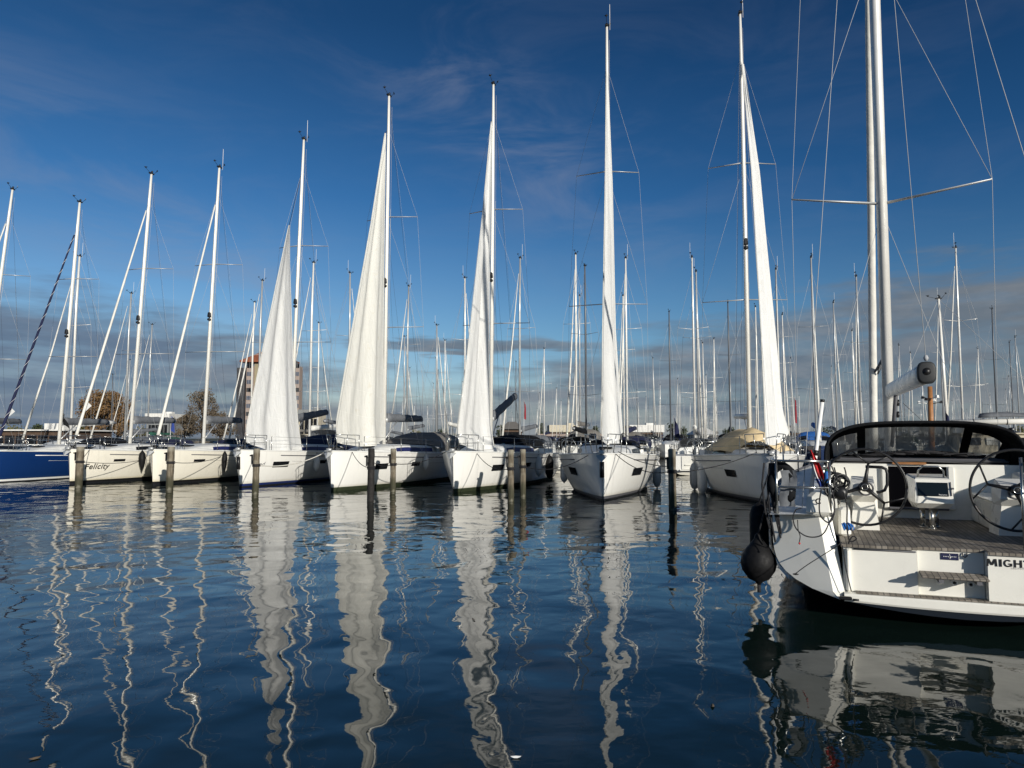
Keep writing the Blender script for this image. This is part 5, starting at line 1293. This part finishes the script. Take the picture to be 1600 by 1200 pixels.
def tree(px, py_top, D, wpx, leaf, label, n=2200, ls=.34, group='trees on the far shore', conic=False, sparse=.0, seed=1):
    rd = random.Random(seed); ht = wz(py_top, D) - .9; wd = wpx / FPX * D / 2
    R = thing('tree', label, 'tree', (wx(px, D), D, .9), 0, group); m = MB()
    m.tube([(0, 0, 0), (.1, 0, ht * .3), (0, .1, ht * .6), (0, 0, ht * .88)], [ht * .035, ht * .028, ht * .016, .03], 7); cl = []
    for k in range(38):
        a = rd.uniform(0, 6.28); q = rd.uniform(.22, .98); e = math.sin(math.pi * min(1, .12 + q * .80)) ** .6 if not conic else (1.08 - q)
        r = wd * e * rd.uniform(.12, .95); z = ht * (.07 + .87 * q); c = Vector((r * math.cos(a), r * math.sin(a), z)); cl.append((c, wd * rd.uniform(.20, .40)))
        m.tube([(0, 0, z * .62), Vector((0, 0, z * .62)).lerp(c, .5) + Vector((0, 0, .2)), c], [ht * .012, ht * .008, .02], 5)
    m.build('trunk', 'bark', R); m = MB()
    for k in range(n):
        c, r = rd.choice(cl); d = Vector((rd.gauss(0, 1), rd.gauss(0, 1), rd.gauss(0, .8))); d = d.normalized() * r * rd.random() ** .45; p = c + d
        if p.z < ht * .10: continue
        u = Vector((rd.gauss(0, 1), rd.gauss(0, 1), rd.gauss(0, 1))).normalized(); v = u.orthogonal().normalized(); s = ls * rd.uniform(.5, 1.2)
        m.add([p - u * s * .5, p + v * s * .35, p + u * s * .5, p - v * s * .35], [(0, 1, 2, 3)])
    m.build('crown', leaf, R); return R
tree(160, 607, 150, 82, 'leaf_brown', 'rounded autumn brown tree between the blue hulled yacht and Felicity mast', 9500, .40, seed=1)
tree(185, 640, 158, 40, 'leaf_olive', 'lower olive bush at the right foot of the autumn brown tree', 3200, .4, seed=2)
tree(134, 645, 155, 34, 'leaf_olive', 'small olive bush at the left foot of the autumn brown tree', 2600, .4, seed=12)
tree(318, 609, 165, 62, 'leaf_greyb', 'thin grey brown tree behind the second furled headsail', 5200, .36, seed=3)
tree(345, 645, 170, 44, 'leaf_greyb', 'low brown bush left of the tower block', 2600, .38, seed=4)
tree(290, 648, 170, 40, 'leaf_greyb', 'low brown bush left of the thin grey brown tree', 2600, .38, seed=5)
for k, (px, t_, wd_, lf) in enumerate([(846, 662, 22, 'leaf_green'), (912, 668, 26, 'leaf_green'), (930, 664, 22, 'leaf_green'), (1050, 660, 20, 'leaf_green'), (1068, 668, 24, 'leaf_green'), (782, 664, 20, 'leaf_green'), (725, 668, 30, 'leaf_olive'), (690, 672, 34, 'leaf_green'), (650, 674, 36, 'leaf_olive'), (560, 672, 40, 'leaf_green'), (505, 664, 30, 'leaf_olive'), (1140, 668, 30, 'leaf_green'), (1200, 670, 34, 'leaf_green'), (1290, 668, 40, 'leaf_green'), (1350, 670, 40, 'leaf_olive'), (1400, 668, 36, 'leaf_green'), (1480, 666, 44, 'leaf_green'), (1540, 668, 44, 'leaf_green'), (1590, 664, 40, 'leaf_olive'), (225, 668, 40, 'leaf_olive'), (60, 664, 50, 'leaf_green'), (20, 668, 50, 'leaf_olive')]):
    tree(px, t_, 325 + (k % 3) * 6, wd_ * 1.1, lf, 'small dark tree in the line along the far shore', 420, .95, 'small trees in the far shore line', k % 2 == 0, seed=20 + k)

# ------------------------------------------------------------------ motor sailer and wooden masted boat at the right
def simple_boat(loc, az_, label, L, Bm_, fb, hullm, name='moored_boat'):
    H = Hull(L, Bm_, fb, fb * .9); R = thing(name, label, 'boat', loc, -R_(az_)); hull = H.mesh().build('hull', [hullm, 'boot_blue', 'antifoul'], R); H.deckmesh().build('deck', 'deck', R); return R, H
mp = at(1482, 690, 38)
R, H = simple_boat((mp.x - math.sin(R_(105)) * 3.6, mp.y - math.cos(R_(105)) * 3.6, 0), 105, 'cream cabined motor sailer with thick white boom at the right picture edge', 10.5, 3.4, 1.3, 'hull', 'motor_sailer')
mw = Matrix.Translation(R.location) @ Matrix.Rotation(-R_(105), 4, 'Z'); inv = mw.inverted()
m = MB(); m.box((0, 5.9, 1.72), (2.3, 4.6, .95), 0, 0, .92, .08); m.box((0, 6.0, 2.23), (2.35, 4.4, .08), 0, 0, 1, .03); ca = m.build('cabin', 'cream_wall', R)
for k in range(4): m = MB(); m.box((1.13, 4.3 + 1.05 * k, 1.85), (.06, .8, .36)); m.build('cabin_window', 'white_fabric' if k % 2 else 'window', ca)
tpp = inv @ at(1466, 467, mp.y); m = MB(); m.tube([(0, 3.6, 1.5), tpp], [.09, .06], 10); ms = m.build('mast', 'mast_white', R); masthead(ms, (tpp.x, tpp.y), tpp.z, 0, False, 77)
m = MB(); g0 = Vector((0, 3.75, inv @ at(1484, 660, mp.y) and (inv @ at(1484, 660, mp.y)).z)); m.tube([g0, g0 + Vector((0, 5.4, .05))], .14, 12); bo = m.build('boom', 'white_wall', R)
for k in range(3): m = MB(); m.torus(g0 + Vector((0, 1.0 + 1.5 * k, .01)), .145, .02, (0, 1, 0), 14, 5); m.build('boom_strap', 'black', bo)
m = MB(); rows = [[(.25 * c_, g0.y + 1.3 + .45 * k, g0.z + .22 + .10 * s_ * (1 + .2 * math.sin(k)) + .05 * min(1, k / 3)) for c_, s_ in ((-1, 0), (-.7, 1.2), (0, 2.2), (.7, 1.2), (1, 0))] for k in range(10)]; m.loft(rows, True, True, 0, True); m.build('sail_cover', 'grey_fabric', bo)
m = MB(); m.tube([tpp, (0, 0.1, 1.4)], .01, 4); m.tube([tpp, (0, 10.3, 1.3)], .01, 4)
for s_ in (-1, 1): m.tube([tpp, (s_ * 1.5, 3.9, 1.3)], .01, 4)
m.build('standing_rigging', 'wire', R)
m = MB(); rows = [[(-1.3 + .65 * j, 8.4 + .5 * k, 1.95 - .12 * abs(j - 2) - .06 * k + .03 * math.sin(k * 2 + j)) for j in range(5)] for k in range(5)]; m.grid(rows, 0, True); m.build('blue_cockpit_cover', 'blue_fabric', R)
mp = at(1455.5, 690, 34)
R, H = simple_boat((mp.x - math.sin(R_(20)) * 3.0, mp.y - math.cos(R_(20)) * 3.0, 0), 20, 'small boat with a short orange varnished wooden mast below the near boom end', 7.5, 2.5, 1.0, 'hull_navy')
zt = wz(604, mp.y); m = MB(); m.tube([(0, 3, .9), (0, 3, zt * .6), (.02, 3, zt)], [.13, .12, .10], 14); ms = m.build('wooden_mast', 'wood_orange', R)
for k in range(6):
    a = k * 1.05; z = 2 + (685 - 632) / FPX * mp.y + .12 * (k % 3); m = MB(); m.tube([(0, 3, z), (.42 * math.cos(a), 3 + .42 * math.sin(a), z + .1)], .02, 5); m.box((.45 * math.cos(a), 3 + .45 * math.sin(a), z + .1), (.12, .12, .12), a, 0, .7); m.build('mast_fitting', 'white_cloth' if k % 2 else 'black', ms)
m = MB(); m.box((0, 4.0, 1.15), (1.5, 2.6, .5), 0, 0, .85, .06); m.build('cabin', 'wood_orange', R)
# flags flying among the masts
def flag(px, py0, py1, D, mat, wd_, label, pole=2.2):
    a, b = at(px, py0, D), at(px, py1, D); R = thing('small_flag', label, 'flag', (a.x, a.y, b.z)); h = a.z - b.z
    m = MB(); rows = [[(wd_ * u * (.4 + .6 * q) + .03 * math.sin(7 * u + q * 4), .05 * math.sin(6 * u + q * 3), h * (1 - q) - wd_ * u * .9) for u in (0, .25, .5, .75, 1)] for q in [i / 8 for i in range(9)]]
    m.grid(rows, 0, True); m.build('flag_cloth', mat, R); m = MB(); m.tube([(-.02, 0, -pole), (-.02, 0, h + .15)], .02, 6); m.build('flag_staff', 'mast_grey', R)
flag(819, 628, 654, 44, 'red_dark', .14, 'narrow red flag hanging right of the third hoisted sail')
flag(1241, 622, 660, 40, 'red_dark', .14, 'dark red flag hanging right of the leaning headsail')
flag(1053, 652, 680, 45, 'navy_fabric', .45, 'dark blue flag right of the narrow middle headsail')
flag(1476, 640, 664, 30, 'navy_fabric', .28, 'navy flag hanging beside the thick white boom')
flag(98, 644, 660, 38, 'black_fabric', .45, 'black pennant beside the mast of the blue hulled yacht')
flag(268, 650, 672, 44, 'blue_cloth', .25, 'thin blue flag left of the thin grey brown tree')

# small floating bits on the water
for k, (px, py) in enumerate([(806, 1183), (1113, 1103), (1130, 905), (55, 1185), (740, 968)]):
    p = onz(px, py, .004); m = MB(); a = k * 1.3; pts = []
    for j in range(10): th = 2 * math.pi * j / 10; pts.append((.035 * math.cos(th) * math.cos(a) - .014 * math.sin(th) * math.sin(a), .035 * math.cos(th) * math.sin(a) + .014 * math.sin(th) * math.cos(a), .006 + .004 * math.cos(th * 2)))
    m.add(pts + [(0, 0, .012)], [(j, (j + 1) % 10, 10) for j in range(10)]); o = m.build('floating_leaf', 'leaf_greyb' if k else 'white_cloth'); o.location = (p.x, p.y, .002)
    tag(o, ['pale feather floating near the bottom centre of the water', 'small leaf floating left of the near yacht reflection', 'small leaf floating near the ball fender', 'small leaf floating at the bottom left', 'small leaf floating below the third hoisted sail reflection'][k], 'leaf' if k else 'feather')
